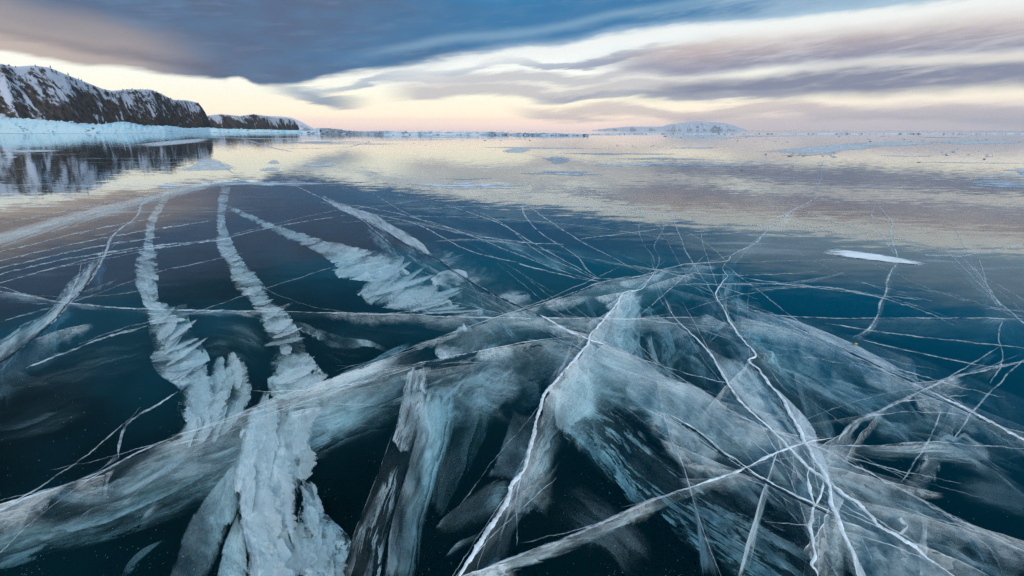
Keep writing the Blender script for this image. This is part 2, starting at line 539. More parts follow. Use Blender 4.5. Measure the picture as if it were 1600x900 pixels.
def splinters(parent, pts, n, seed, length=(40, 150), depth=(0.06, 0.26), spread=0.3, dens=(0.25, 0.7), lines=0):
    """thin splinter faces that leave a crack at small angles, each a real sheet going down into the ice"""
    r = random.Random(seed)
    q = resample(pts, 200)
    P = np.array([on_ice(*a) for a in q])
    for k in range(n + lines):
        i = r.randrange(5, 195)
        tpx = q[min(199, i + 3)] - q[max(0, i - 3)]
        ang = math.atan2(tpx[1], tpx[0]) + r.uniform(-spread, spread) * (r.choice((0.5, 1.0, 1.6)) if k < n else r.choice((0.3, 0.6, 1.0))) + (math.pi if r.random() < 0.5 else 0)
        persp = min(1.0, (q[i, 1] - 200) / 420.0)
        L = r.uniform(*length) * persp * (2.0 if k >= n else 1.0)
        bend = r.uniform(-0.25, 0.25)
        line = []
        for s in np.linspace(0, 1, 5):
            aa = ang + bend * s
            line.append((q[i, 0] + r.uniform(-2, 2) + math.cos(aa) * L * s, max(232.0, q[i, 1] + math.sin(aa) * L * s * (0.8 if k < n else 1))))
        if k >= n:
            seam_line('hairline', parent, line, r.uniform(0.7, 1.4), FINELINE if r.random() < 0.6 else FROSTLINE, jag=0.9)
            continue
        W = [on_ice(*a) for a in line]
        d = r.uniform(*depth) * (0.6 + 0.4 * persp)
        dip = Vector((r.uniform(-0.5, 0.5), r.uniform(-0.7, 0.35), 0)) * d * 1.2
        d0 = r.choice((0.004, 0.004, 0.03))
        nu, nv = 18, 7
        V = []
        top = resample([tuple(w) for w in W], nu)
        for a in range(nu):
            prof = math.sin(math.pi * (a + 0.6) / nu) ** 0.6
            wob = 0.75 + 0.5 * mnoise.noise(Vector((a * 0.4, seed * 1.3, k)))
            for b in range(nv):
                s = b / (nv - 1)
                V.append((top[a, 0] + dip.x * s + 0.01 * mnoise.noise(Vector((a * .5, b * .5, k))), top[a, 1] + dip.y * s, -d0 - d * prof * wob * s))
        V = np.array(V)
        me = mesh('splinter_face', V, grid_faces(nu, nv))
        G = V.reshape(nu, nv, 3)
        um = np.r_[0, np.cumsum(np.linalg.norm(np.diff(G[:, 0], axis=0), axis=1))]
        vm = np.concatenate([np.zeros((nu, 1)), np.cumsum(np.linalg.norm(np.diff(G, axis=1), axis=2), axis=1)], 1)
        set_uv(me, nu, nv, np.repeat(um, nv), vm.ravel())
        link('splinter_face', me, parent, mat_veil(r.choice([dens[0], 0.5 * (dens[0] + dens[1]), dens[1]]), r.randrange(4) * 3.7, r.choice((1.2, 3.0))))


def flakes(parent, left, right, n, seed, mode='scale', depth=(0.03, 0.07), skew=(0.1, 0.5), fill=1.0, size=1.0, name='frost_flake', clear=False, wide=(0.10, 0.26)):
    """overlapping flakes of white fracture between two traced edges; 'scale': across the column, 'shard': along it"""
    r = random.Random(seed)
    A, B = resample(left, 101), resample(right, 101)
    mats = [mat_frost(dens=1.15, along=1.0, across=1.0, scale=9, holes=0.05, top=0.7, bot=0.08, ends=0.10, rag=0.4, veil=0.30, detail=0.4, amax=0.62, rim=0.0, seed=5.0 + k, tint=(0.94, 0.96, 0.97)) for k in range(2)]
    mats += [mat_frost(dens=1.0, along=1.4, across=0.7, scale=12, holes=0.12, top=0.5, bot=0.3, ends=0.14, rag=0.5, veil=0.2, detail=0.5, amax=0.5, rim=0.0, seed=9.0 + k, tint=(0.90, 0.94, 0.96)) for k in range(2)]
    if clear:                     # thin, see-through planes with a bright broken rim
        mats = [mat_frost(dens=0.60 + 0.08 * (k % 2), along=0.8, across=1.0, scale=8, holes=0.35, top=0.02, bot=1.0, ends=0.10, rag=0.10, veil=0.05, detail=0.6, rim=0.4, seed=15.0 + k, amax=0.42) for k in range(4)]
    order = sorted(r.random() for _ in range(n))
    for k, s in enumerate(order):
        if r.random() < 0.12:
            continue
        i = min(100, int(s * 100))
        a, b = A[i], B[i]
        W = np.linalg.norm(b - a)
        j0, j1 = max(0, i - 6), min(100, i + 6)
        up = (A[j0] + B[j0] - A[j1] - B[j1])
        L = np.linalg.norm(up) + 1e-6
        seglen = L / (2 * max(1, j1 - j0)) * 100
        up = up / L
        rt = (b - a) / max(W, 1e-6)
        sp = seglen / n
        if mode == 'scale':
            x0, x1 = r.uniform(-0.08, 0.45), r.uniform(0.6, 1.15)
            th = max(sp * r.uniform(0.6, 1.5) * r.choice((0.7, 1.0, 1.0, 1.9)), W * 0.08) * size
            sk = r.uniform(*skew)
            P = [a + rt * W * (x0 + (x1 - x0) * x) + up * (sk * W * x) for x in np.linspace(0, 1, 7)]
            prof = [math.sin(math.pi * (0.12 + 0.88 * x)) ** 0.8 for x in np.linspace(0, 0.98, 7)]
            top = [tuple(q + up * th * h * 0.8) for q, h in zip(P, prof)]
            bot = [tuple(q - up * th * h * 0.7) for q, h in zip(P, prof)]
        else:
            x = r.uniform(0.05, 0.95)
            ln = W * r.uniform(0.5, 1.3) * size
            wd = W * r.uniform(*wide)
            tilt = r.uniform(-0.25, 0.25)
            ax = up + rt * tilt
            c = a + rt * W * x
            P = [c + ax * ln * (y - 0.5) for y in np.linspace(1, 0, 7)]
            prof = [math.sin(math.pi * (0.08 + 0.84 * y)) ** 0.7 for y in np.linspace(0, 1, 7)]
            top = [tuple(q - rt * wd * h * r.uniform(0.7, 1.2)) for q, h in zip(P, prof)]
            bot = [tuple(q + rt * wd * h * r.uniform(0.7, 1.2)) for q, h in zip(P, prof)]
        d = r.uniform(*depth)
        loft(name, parent, top, bot, d0=d + r.uniform(0, 0.02), d1=max(0.006, d - r.uniform(0.0, 0.03)), nu=16, nv=7, rough=0.003, mat=mats[r.randrange(4)])


def mat_seam(name, col, breaks=0.0, rough=0.7, amax=1.0, floor=0.04):
    m, t, out = material(name)
    uvn = t.n.new('ShaderNodeUVMap')
    uvn.uv_map = 'metres'
    u, v, _ = t.sep(uvn.outputs[0])
    n = t.noise(t.xyz(u, v, 1.0), 22.0, 5, 0.65, 0.4)
    n2 = t.noise(t.xyz(u, t.mul(v, 0.3), 4.0), 5.0, 4, 0.6, 0.3)
    bs = t.new('ShaderNodeBsdfPrincipled', Roughness=rough)
    t.l.new(t.mix(t.sm(n, 0.3, 0.65), tuple(c * 0.72 for c in col), col), bs.inputs['Base Color'])
    if breaks:
        a = t.sm(t.add(t.mul(n2, 0.7), t.mul(n, 0.3)), breaks - 0.10, breaks + 0.14, floor, amax)
        t.l.new(a, bs.inputs['Alpha'])
    t.l.new(bs.outputs[0], out.inputs[0])
    return m


# ------------------------------------------------------------------ mesh helpers
def link(name, me, parent=None, mat=None):
    o = bpy.data.objects.new(name, me)
    sc.collection.objects.link(o)
    if parent:
        o.parent = parent
    if mat:
        me.materials.append(mat)
    return o


def mesh(name, verts, faces, smooth=True):
    me = bpy.data.meshes.new(name)
    me.from_pydata([tuple(v) for v in verts], [], faces)
    if smooth:
        me.shade_smooth()
    me.update()
    return me


def tag(o, label=None, cat=None, group=None, kind=None):
    if label: o['label'] = label
    if cat: o['category'] = cat
    if group: o['group'] = group
    if kind: o['kind'] = kind
    return o


def resample(pts, n):
    """n points evenly along a smooth line through pts (numpy k x d)"""
    p = np.array(pts, float)
    if len(p) > 2:                                   # Catmull-Rom first
        q = np.vstack([2 * p[0] - p[1], p, 2 * p[-1] - p[-2]])
        o = []
        for i in range(1, len(q) - 2):
            for s in np.linspace(0, 1, 8, endpoint=False):
                a, b, c, d = q[i - 1], q[i], q[i + 1], q[i + 2]
                o.append(0.5 * (2 * b + (c - a) * s + (2 * a - 5 * b + 4 * c - d) * s * s + (3 * b - a - 3 * c + d) * s ** 3))
        o.append(p[-1])
        p = np.array(o)
    L = np.r_[0, np.cumsum(np.linalg.norm(np.diff(p, axis=0), axis=1))]
    s = np.linspace(0, L[-1], n)
    return np.stack([np.interp(s, L, p[:, k]) for k in range(p.shape[1])], 1)


def set_uv(me, nu, nv, um, vm):
    """two uv layers on a (nu x nv) grid mesh: metres and unit"""
    a = me.uv_layers.new(name='metres')
    b = me.uv_layers.new(name='unit')
    idx = np.empty(len(me.loops), np.int32)
    me.loops.foreach_get('vertex_index', idx)
    a.data.foreach_set('uv', np.stack([um[idx], vm[idx]], 1).astype(np.float32).ravel())
    b.data.foreach_set('uv', np.stack([(idx // nv) / (nu - 1), (idx % nv) / (nv - 1)], 1).astype(np.float32).ravel())


def grid_faces(nu, nv):
    f = []
    for i in range(nu - 1):
        for j in range(nv - 1):
            k = i * nv + j
            f.append((k, k + nv, k + nv + 1, k + 1))
    return f


_seed = [0]


def loft(name, parent, top, bot, d0=0.006, d1=0.28, rough=0.012, lump=0.0, nu=None, nv=18, mat=None, mid=0.0):
    """a fracture face in the ice between two traced edges that lie at depths d0 and d1"""
    _seed[0] += 1
    sd = _seed[0] * 17.31
    if nu is None:
        nu = 70
    A = resample(top, nu)
    B = resample(bot, nu)
    d0s = np.interp(np.linspace(0, 1, nu), np.linspace(0, 1, len(d0)), d0) if isinstance(d0, (list, tuple)) else np.full(nu, d0)
    d1s = np.interp(np.linspace(0, 1, nu), np.linspace(0, 1, len(d1)), d1) if isinstance(d1, (list, tuple)) else np.full(nu, d1)
    V = []
    for i in range(nu):
        a = on_ice(A[i, 0], A[i, 1], d0s[i])
        b = on_ice(B[i, 0], B[i, 1], d1s[i])
        for j in range(nv):
            s = j / (nv - 1)
            p = a.lerp(b, s)
            p.z += mid * 4 * s * (1 - s)
            V.append(p)
    W = np.array(V).reshape(nu, nv, 3)
    du = np.gradient(W, axis=0)
    dv = np.gradient(W, axis=1)
    N = np.cross(du, dv)
    N /= np.maximum(np.linalg.norm(N, axis=2, keepdims=True), 1e-9)
    ulen = np.linalg.norm(np.diff(W, axis=0), axis=2).mean(1)
    um = np.r_[0, np.cumsum(ulen)]
    vlen = np.linalg.norm(np.diff(W, axis=1), axis=2)
    vm = np.concatenate([np.zeros((nu, 1)), np.cumsum(vlen, axis=1)], 1)
    out = W.copy()
    for i in range(nu):
        for j in range(nv):
            q = Vector((um[i] * 3.0, vm[i, j] * 3.0, sd))
            dsp = rough * mnoise.fractal(q * 2.0, 0.8, 2.0, 4)
            if lump:
                q2 = Vector((um[i] * 5.0, vm[i, j] * 16.0, sd + 2))
                dsp += lump * (abs(mnoise.noise(q2)) * 1.2 + 0.7 * mnoise.fractal(q2 * 1.9, 0.7, 2.0, 4) - 0.4)
            edge = 0.25 + 0.75 * math.sin(math.pi * min(1, max(0, j / (nv - 1))))
            out[i, j] += N[i, j] * dsp * edge
            out[i, j, 2] = min(out[i, j, 2], -0.004)
    me = mesh(name, out.reshape(-1, 3), grid_faces(nu, nv))
    set_uv(me, nu, nv, np.repeat(um, nv), vm.ravel())
    return link(name, me, parent, mat)


def seam_line(name, parent, pts, wpx, mat, jag=1.0, step=3.0, z=0.0, minw=0.0, taper=True, vary=0.6):
    """a thin filled crack lying in the surface, wpx pixels wide in the picture"""
    _seed[0] += 1
    sd = _seed[0] * 9.7
    p = np.array(pts, float)
    L = np.linalg.norm(np.diff(p, axis=0), axis=1).sum()
    n = max(12, int(L / step))
    q = resample(pts, n)
    tan = np.gradient(q, axis=0)
    nr = np.stack([-tan[:, 1], tan[:, 0]], 1)
    nr /= np.maximum(np.linalg.norm(nr, axis=1, keepdims=True), 1e-9)
    for i in range(n):
        k = jag * (mnoise.noise(Vector((i * step * 0.035, sd, 0))) * 2.2 + mnoise.noise(Vector((i * step * 0.13, sd, 5))) * 1.2)
        q[i] += nr[i] * k * min(1.0, (q[i, 1] - 200) / 250.0 + 0.15)
    P = np.array([on_ice(*a) for a in q])
    T = np.gradient(P, axis=0)
    NR = np.stack([-T[:, 1], T[:, 0], 0 * T[:, 0]], 1)
    NR /= np.maximum(np.linalg.norm(NR, axis=1, keepdims=True), 1e-9)
    V = []
    W = []
    for i in range(n):
        # width measured across the line as the camera sees it
        dist = math.hypot(P[i, 0], P[i, 1], CAM_H)
        vd = np.array([P[i, 0], P[i, 1], -CAM_H]) / dist
        fore = math.sqrt(max(1e-4, 1 - float(vd @ NR[i]) ** 2))
        wp_ = np.interp(i / (n - 1), np.linspace(0, 1, len(wpx)), wpx) if isinstance(wpx, (list, tuple)) else wpx
        w = wp_ * dist / F / max(fore, 0.12)
        w *= 1 + 1.3 * vary * mnoise.noise(Vector((i * step * 0.05, sd, 9))) + 0.9 * vary * mnoise.noise(Vector((i * step * 0.2, sd, 19)))
        if taper:
            w *= min(1.0, 0.15 + 6.0 * min(i, n - 1 - i) / n)
        w = max(w, minw) * 0.5
        W.append(w)
        lift = min(0.004, w * 0.5)
        for k, hh in ((-1, 0.0006), (0, 0.0006 + lift), (1, 0.0006)):
            wob = 1 + 0.35 * mnoise.noise(Vector((i * step * 0.3, sd, 30 + 7 * k)))
            V.append(P[i] + NR[i] * k * w * wob + np.array([0, 0, hh + z]))
    me = mesh(name, V, grid_faces(n, 3))
    um = np.r_[0, np.cumsum(np.linalg.norm(np.diff(P, axis=0), axis=1))]
    vm = np.array([[-w, 0, w] for w in W]).ravel()
    set_uv(me, n, 3, np.repeat(um, 3), vm)
    return link(name, me, parent, mat)


# ------------------------------------------------------------------ the lake
FAR = 19000.0


def box_mesh(name, x0, x1, y0, y1, z0, z1):
    v = [(x0, y0, z0), (x1, y0, z0), (x1, y1, z0), (x0, y1, z0), (x0, y0, z1), (x1, y0, z1), (x1, y1, z1), (x0, y1, z1)]
    f = [(3, 2, 1, 0), (4, 5, 6, 7), (0, 1, 5, 4), (1, 2, 6, 5), (2, 3, 7, 6), (3, 0, 4, 7)]
    return mesh(name, v, f, smooth=False)


ice = link('lake_ice', box_mesh('lake_ice', -FAR, FAR, -FAR, FAR, -0.66, 0.0), None, mat_ice())
tag(ice, kind='structure')
deep = link('lake_water', mesh('lake_water', [(-FAR, -FAR, -0.62), (FAR, -FAR, -0.62), (FAR, FAR, -0.62), (-FAR, FAR, -0.62)], [(0, 1, 2, 3)], False), None,
            mat_deep())
tag(deep, kind='structure')

SNOW = mat_seam('snow packed in a crack', (0.88, 0.92, 0.95), 0.42, 0.7, 1.0, 0.42)
FROSTLINE = mat_seam('hoar frost along a hairline', (0.78, 0.85, 0.90), 0.46, 0.7, 0.62)
FINELINE = mat_seam('thin frost along a fine line', (0.66, 0.76, 0.84), 0.48, 0.7, 0.42)
OPEN = mat_seam('open wet crack', (0.012, 0.020, 0.024), 0.0, 0.25)


def thing(name, label, cat, loc, group=None):
    o = bpy.data.objects.new(name, None)
    sc.collection.objects.link(o)
    o.empty_display_size = 0.1
    return tag(o, label, cat, group)


def crack(label, seams=(), walls=(), name='ice_crack', cat='ice crack', group='cracks in the lake ice'):
    o = thing(name, label, cat, None, group)
    for s in seams:
        pts, w, mt = s[0], s[1], s[2]
        kw = s[3] if len(s) > 3 else {}
        seam_line('seam', o, pts, w, mt, **kw)
    for wl in walls:
        wl = dict(wl)
        fr = wl.pop('fr', {})
        _seed[0] += 1
        fr.setdefault('seed', round(_seed[0] * 1.37, 2))
        loft(wl.pop('name', 'fracture_wall'), o, mat=mat_frost(**fr), **wl)
    return o


# ------------------------------------------------------------------ cracks, traced on the ice (picture points put down on the surface)
B1 = [(-60, 822), (0, 798), (50, 775), (100, 758), (160, 735), (220, 705), (280, 680), (340, 660), (400, 636), (470, 609), (520, 590), (580, 569), (640, 548), (690, 526)]
B1b = [(690, 526), (760, 500), (800, 488), (840, 476), (900, 456), (940, 441), (1000, 431), (1060, 415), (1135, 408)]
crack('long curved crack sweeping from the left edge across to the white junction, grey wall below',
      [(B1, 1.5, FROSTLINE, dict(jag=0.6)), (B1b, 1.6, FROSTLINE, dict(jag=0.5))],
      [dict(top=B1, bot=[(-60, 925), (0, 900), (100, 866), (200, 835), (290, 805), (350, 780), (420, 748), (480, 722), (560, 696), (610, 668), (650, 640), (690, 612)],
            d1=0.30, nu=150, nv=26, rough=0.018, fr=dict(dens=0.70, along=0.48, across=1.25, scale=5, holes=0.2, top=0.01, bot=0.5, rag=0.5, ends=0.01, veil=0.26, detail=0.2, seed=77.7)),
       dict(top=[(360, 668), (440, 640), (520, 610), (600, 585), (660, 566)], bot=[(360, 760), (440, 735), (520, 700), (590, 670), (640, 640)], d0=0.05, d1=0.22, rough=0.02,
            fr=dict(dens=0.62, along=0.55, across=1.44, scale=5, holes=0.3, top=0.08, bot=0.4, rag=0.6, veil=0.12)),
       dict(top=B1b, bot=[(735, 606), (800, 575), (850, 528), (900, 505), (940, 498), (1000, 493), (1060, 475), (1140, 462)], d1=0.34, nu=110, nv=22, rough=0.02,
            fr=dict(dens=0.52, along=0.70, across=1.20, scale=3.2, holes=0.3, top=0.03, bot=0.35, rag=0.7, veil=0.35))])

B2 = [(395, 656), (480, 626), (560, 600), (630, 579), (660, 569), (730, 554), (800, 538), (870, 528), (918, 523)]
crack('thin second crack running just below the long curved one, dark notch at its bend',
      [(B2, 1.3, FROSTLINE, dict(jag=0.4)), ([(660, 571), (690, 566), (725, 557), (748, 549)], 9, OPEN, dict(jag=0.8))],
      [dict(top=[(655, 572), (730, 556), (800, 540), (870, 529), (918, 524)], bot=[(690, 668), (750, 665), (810, 650), (850, 625), (862, 600)], d1=0.30, nu=80, nv=30, rough=0.03,
            fr=dict(dens=0.60, along=0.90, across=0.90, scale=3.4, holes=0.32, top=0.05, bot=0.5, rag=0.8, veil=0.4))])

S1 = [(706, 915), (717, 900), (728, 885), (745, 856), (765, 826), (790, 786), (800, 760), (815, 738), (828, 705), (835, 670), (843, 641), (853, 615), (857, 606), (875, 588),
      (905, 554), (918, 537), (923, 522), (940, 502), (953, 488), (967, 470), (975, 459), (984, 455), (1000, 451), (1008, 445), (1020, 430), (1027, 424)]
crack('widest bright white zigzag crack rising from the bottom edge to the junction',
      [(S1, (9, 6.5, 5, 4, 3.2, 2.6), SNOW, dict(jag=1.3, vary=0.45, step=2.2))],
      [dict(top=[(706, 915), (745, 856), (790, 786), (815, 738), (835, 670), (857, 606)], bot=[(775, 930), (800, 880), (818, 820), (845, 775), (872, 730), (905, 665)], d1=0.27, nu=80, nv=20,
            rough=0.02, fr=dict(dens=0.55, along=0.60, across=1.40, scale=4, holes=0.45, top=0.02, bot=0.7, rag=0.7, veil=0.3)),
       dict(top=[(843, 641), (857, 606), (905, 554), (923, 522), (953, 488), (984, 455)], bot=[(935, 735), (960, 690), (985, 640), (985, 600), (1008, 560), (1003, 480)], d1=0.27, nu=80, nv=30,
            rough=0.03, fr=dict(dens=0.80, along=0.80, across=1.00, scale=3.0, holes=0.2, top=0.0, bot=0.6, rag=0.6, veil=0.45)),
       dict(top=[(984, 455), (1000, 470), (1003, 500), (1000, 530), (1005, 558)], bot=[(960, 470), (955, 500), (965, 540), (985, 600), (1000, 630)], d0=0.06, d1=0.16, nu=40, nv=16,
            rough=0.02, fr=dict(dens=0.8, along=1.00, across=1.00, scale=4, holes=0.0, top=0.1, bot=0.4, rag=0.4, veil=0.5))])

S1u = [(1027, 424), (1045, 419), (1070, 413), (1100, 411), (1135, 408), (1142, 400), (1160, 390), (1180, 380), (1198, 360), (1218, 344), (1240, 328), (1262, 317), (1280, 306), (1300, 296)]
crack('fine white crack that leaves the junction towards the far right horizon',
      [(S1u, 2.0, FROSTLINE, dict(jag=0.6)), ([(1135, 408), (1122, 396), (1110, 386), (1088, 370), (1070, 362)], 1.2, FROSTLINE)],
      [dict(top=[(1135, 408), (1160, 390), (1198, 360), (1240, 328)], bot=[(1150, 412), (1190, 395), (1225, 362), (1255, 330)], d1=0.12, nu=40, nv=8,
            fr=dict(dens=0.45, along=0.54, across=1.40, scale=3, top=0.02, bot=0.7, rag=0.4, veil=0.2))])

S2 = [(1040, 470), (1052, 493), (1065, 508), (1085, 525), (1100, 543), (1115, 560), (1122, 573), (1132, 588), (1140, 604), (1157, 626), (1180, 650), (1203, 668), (1220, 686),
      (1240, 707), (1262, 729), (1295, 752), (1320, 773), (1340, 785), (1360, 805), (1372, 820), (1395, 833), (1420, 848), (1440, 865), (1462, 881), (1492, 902)]
crack('white crack crossing from above the centre down to the bottom right corner',
      [(S2, (2.2, 3.0, 3.0, 3.4, 3.6), SNOW, dict(jag=0.9, vary=0.5))],
      [dict(top=S2[:15], bot=[(985, 560), (1010, 600), (1040, 640), (1080, 660), (1120, 690), (1160, 715), (1200, 745), (1230, 775)], d1=0.30, nu=100, nv=28, rough=0.025,
            fr=dict(dens=0.66, along=0.70, across=1.10, scale=2.6, holes=0.3, top=0.0, bot=0.6, rag=0.6, veil=0.3)),
       dict(top=S2[:12], bot=[(1080, 480), (1105, 500), (1120, 525), (1135, 545), (1150, 570), (1170, 600), (1200, 640), (1230, 670)], d1=0.06, nu=70, nv=16, rough=0.01,
            fr=dict(dens=0.45, along=0.70, across=1.10, scale=3, holes=0.3, top=0.0, bot=0.8, rag=0.5, veil=0.2)),
       dict(top=S2[14:], bot=[(1288, 770), (1302, 800), (1318, 845), (1330, 880), (1345, 920), (1400, 960)], d0=0.01, d1=0.20, nu=70, nv=28, rough=0.02,
            fr=dict(dens=0.90, along=0.90, across=0.70, scale=2.6, holes=0.0, top=0.0, bot=0.3, rag=0.4, ends=0.02, veil=0.7))])

S3 = [(1135, 408), (1122, 396), (1128, 420), (1139, 432), (1131, 440), (1120, 454), (1119, 466), (1131, 482), (1138, 502), (1150, 519), (1161, 531), (1176, 547), (1181, 557), (1170, 563),
      (1185, 576), (1197, 593), (1212, 611), (1225, 627), (1236, 648), (1246, 668), (1257, 689), (1266, 702), (1270, 717), (1281, 731), (1291, 746), (1296, 757), (1298, 776), (1301, 792),
      (1310, 810), (1318, 836), (1325, 851), (1332, 866), (1336, 886), (1342, 905)]
S3 = [S3[0]] + S3[2:]
crack('white crack with a broad snow-filled patch halfway down, right of the crossing crack',
      [(S3, (1.6, 2.6, 3.4, 4.0, 4.2), SNOW, dict(jag=1.1, vary=0.6))],
      [dict(name='snow_patch', top=[(1212, 611), (1225, 627), (1246, 668), (1266, 702), (1281, 731), (1296, 757), (1298, 776)],
            bot=[(1214, 608), (1240, 632), (1264, 658), (1277, 682), (1276, 693), (1291, 722), (1300, 776)], d0=0.004, d1=0.012, nu=50, nv=10, rough=0.002,
            fr=dict(dens=1.1, scale=5, holes=0, top=0.0, bot=0.06, rag=0.15, ends=0.02, veil=0.95, tint=(0.86, 0.89, 0.93))),
       dict(name='snow_patch', top=[(1296, 757), (1301, 792), (1318, 836), (1336, 886), (1342, 905)],
            bot=[(1300, 757), (1322, 772), (1312, 800), (1316, 822), (1345, 880), (1358, 905)], d0=0.004, d1=0.02, nu=50, nv=10, rough=0.003,
            fr=dict(dens=1.0, scale=5, holes=0.05, top=0.0, bot=0.2, rag=0.3, ends=0.02, veil=0.75, tint=(0.84, 0.88, 0.92))),
       dict(top=S3[2:20], bot=[(1170, 440), (1150, 470), (1170, 510), (1200, 540), (1230, 560), (1240, 590), (1270, 625), (1300, 660), (1310, 690)], d1=0.30, nu=90, nv=28, rough=0.03,
            fr=dict(dens=0.50, along=0.70, across=1.00, scale=2.8, holes=0.3, top=0.0, bot=0.5, rag=0.7, veil=0.28)),
       dict(top=S3[4:20], bot=[(1085, 460), (1080, 490), (1090, 510), (1120, 540), (1140, 560), (1165, 590), (1195, 630), (1220, 665)], d1=0.10, nu=70, nv=20, rough=0.02,
            fr=dict(dens=0.55, along=0.80, across=1.00, scale=3.2, holes=0.2, top=0.0, bot=0.6, rag=0.6, veil=0.3))])

crack('milky pale sheet filling the gap between the two white cracks above the crossing',
      [([(1158, 622), (1180, 610), (1205, 600)], 1.2, FINELINE)],
      [dict(top=[(1112, 556), (1132, 588), (1157, 626), (1203, 668), (1240, 707), (1270, 735)], bot=[(1150, 560), (1172, 575), (1198, 600), (1232, 650), (1256, 690), (1278, 732)], d0=0.02, d1=0.10, nu=70, nv=20, rough=0.015,
            fr=dict(dens=0.86, along=0.70, across=1.00, scale=3, holes=0.1, top=0.1, bot=0.3, rag=0.5, ends=0.15, veil=0.4)),
       dict(top=[(1175, 560), (1230, 555), (1290, 575), (1330, 610)], bot=[(1190, 600), (1230, 640), (1270, 680), (1310, 700)], d0=0.08, d1=0.28, nu=60, nv=24, rough=0.02,
            fr=dict(dens=0.56, along=0.70, across=1.00, scale=3, holes=0.3, top=0.2, bot=0.5, rag=0.5, ends=0.2, veil=0.25))])

crack('forked wavering white crack ending at the bottom edge beside the snow-filled one',
      [([(1262, 730), (1262, 750), (1266, 768), (1271, 781), (1275, 788), (1271, 797), (1270, 812), (1265, 821), (1267, 832), (1270, 850), (1273, 870), (1269, 882), (1276, 892), (1279, 905)], 3.0, SNOW, dict(jag=0.9)),
       ([(1286, 752), (1284, 766), (1280, 778), (1275, 788)], 2.4, SNOW)],
      [dict(top=[(1262, 750), (1275, 788), (1265, 821), (1273, 870), (1279, 905)], bot=[(1225, 760), (1235, 800), (1228, 850), (1240, 890), (1235, 930)], d1=0.14, nu=50, nv=16, rough=0.02,
            fr=dict(dens=0.58, along=0.80, across=1.00, scale=5, holes=0.25, top=0.0, bot=0.8, rag=0.7, veil=0.3)),
       dict(top=[(1262, 750), (1275, 788), (1265, 821), (1273, 870), (1279, 905)], bot=[(1300, 765), (1305, 800), (1312, 850), (1330, 890), (1335, 930)], d1=0.20, nu=50, nv=16, rough=0.02,
            fr=dict(dens=0.45, along=0.60, across=1.20, scale=5, holes=0.7, top=0.0, bot=0.3, rag=0.7, veil=0.25))])

S5 = [(735, 898), (780, 880), (800, 872), (860, 850), (900, 834), (950, 812), (1000, 789), (1040, 775), (1075, 763), (1110, 751), (1150, 738), (1166, 730), (1200, 714), (1225, 703), (1262, 691), (1302, 684)]
crack('straight pale crack slanting over the black ice at the bottom centre',
      [(S5[:9], 3.0, FROSTLINE, dict(jag=0.7)), (S5[8:], 2.4, SNOW, dict(jag=0.5))],
      [dict(top=S5[:11], bot=[(742, 915), (790, 897), (865, 872), (905, 856), (955, 832), (1005, 808), (1045, 790), (1080, 776), (1115, 760), (1150, 742)], d1=0.10, nu=120, nv=10, rough=0.006,
            fr=dict(dens=0.62, along=0.80, across=1.20, scale=7, holes=0.15, top=0.05, bot=0.35, rag=0.5, ends=0.02, veil=0.5))])

crack('narrow upright frosted sheet standing across the straight pale crack',
      [([(1034, 640), (1040, 660), (1050, 690), (1063, 718), (1075, 752), (1086, 790), (1100, 832), (1112, 865), (1127, 902)], 1.5, FROSTLINE, dict(jag=0.5))],
      [dict(top=[(1022, 560), (1034, 640), (1050, 680), (1065, 712), (1079, 757), (1091, 792), (1106, 828), (1116, 862), (1130, 902)],
            bot=[(1018, 565), (1024, 640), (1032, 675), (1046, 703), (1066, 745), (1078, 775), (1085, 815), (1089, 855), (1092, 905)], d1=0.16, nu=100, nv=12, rough=0.008,
            fr=dict(dens=0.82, along=0.60, across=1.50, scale=6, holes=0.05, top=0.05, bot=0.4, rag=0.3, veil=0.6))])
crack('second narrow upright sheet, leaning left below the crossing, pointed at its top',
      [([(1216, 698), (1213, 708), (1203, 738), (1192, 768), (1181, 808), (1173, 832), (1163, 868), (1154, 902)], 1.5, FROSTLINE, dict(jag=0.4))],
      [dict(top=[(1216, 698), (1203, 738), (1190, 770), (1179, 808), (1170, 835), (1160, 870), (1151, 905)],
            bot=[(1217, 699), (1206, 742), (1200, 772), (1190, 812), (1183, 840), (1177, 872), (1168, 905)], d1=0.14, nu=80, nv=10, rough=0.006,
            fr=dict(dens=0.82, along=0.60, across=1.50, scale=7, holes=0.0, top=0.05, bot=0.3, rag=0.3, veil=0.6))])

S8 = [(1040, 648), (1066, 663), (1088, 675), (1107, 690), (1130, 710), (1160, 730), (1180, 745), (1196, 753), (1222, 767), (1260, 786), (1300, 806)]
crack('dark open crack lined with frost above the two narrow upright sheets',
      [(S8, 3.2, OPEN, dict(jag=0.7)), ([(x + 2, y - 3) for x, y in S8], 1.6, SNOW, dict(jag=0.7))],
      [dict(top=S8, bot=[(1030, 700), (1070, 740), (1110, 770), (1150, 800), (1200, 830), (1250, 850), (1300, 870)], d1=0.2, nu=80, nv=24, rough=0.02,
            fr=dict(dens=0.74, along=0.53, across=1.37, scale=4, holes=0.3, top=0.02, bot=0.6, rag=0.5, veil=0.35))])

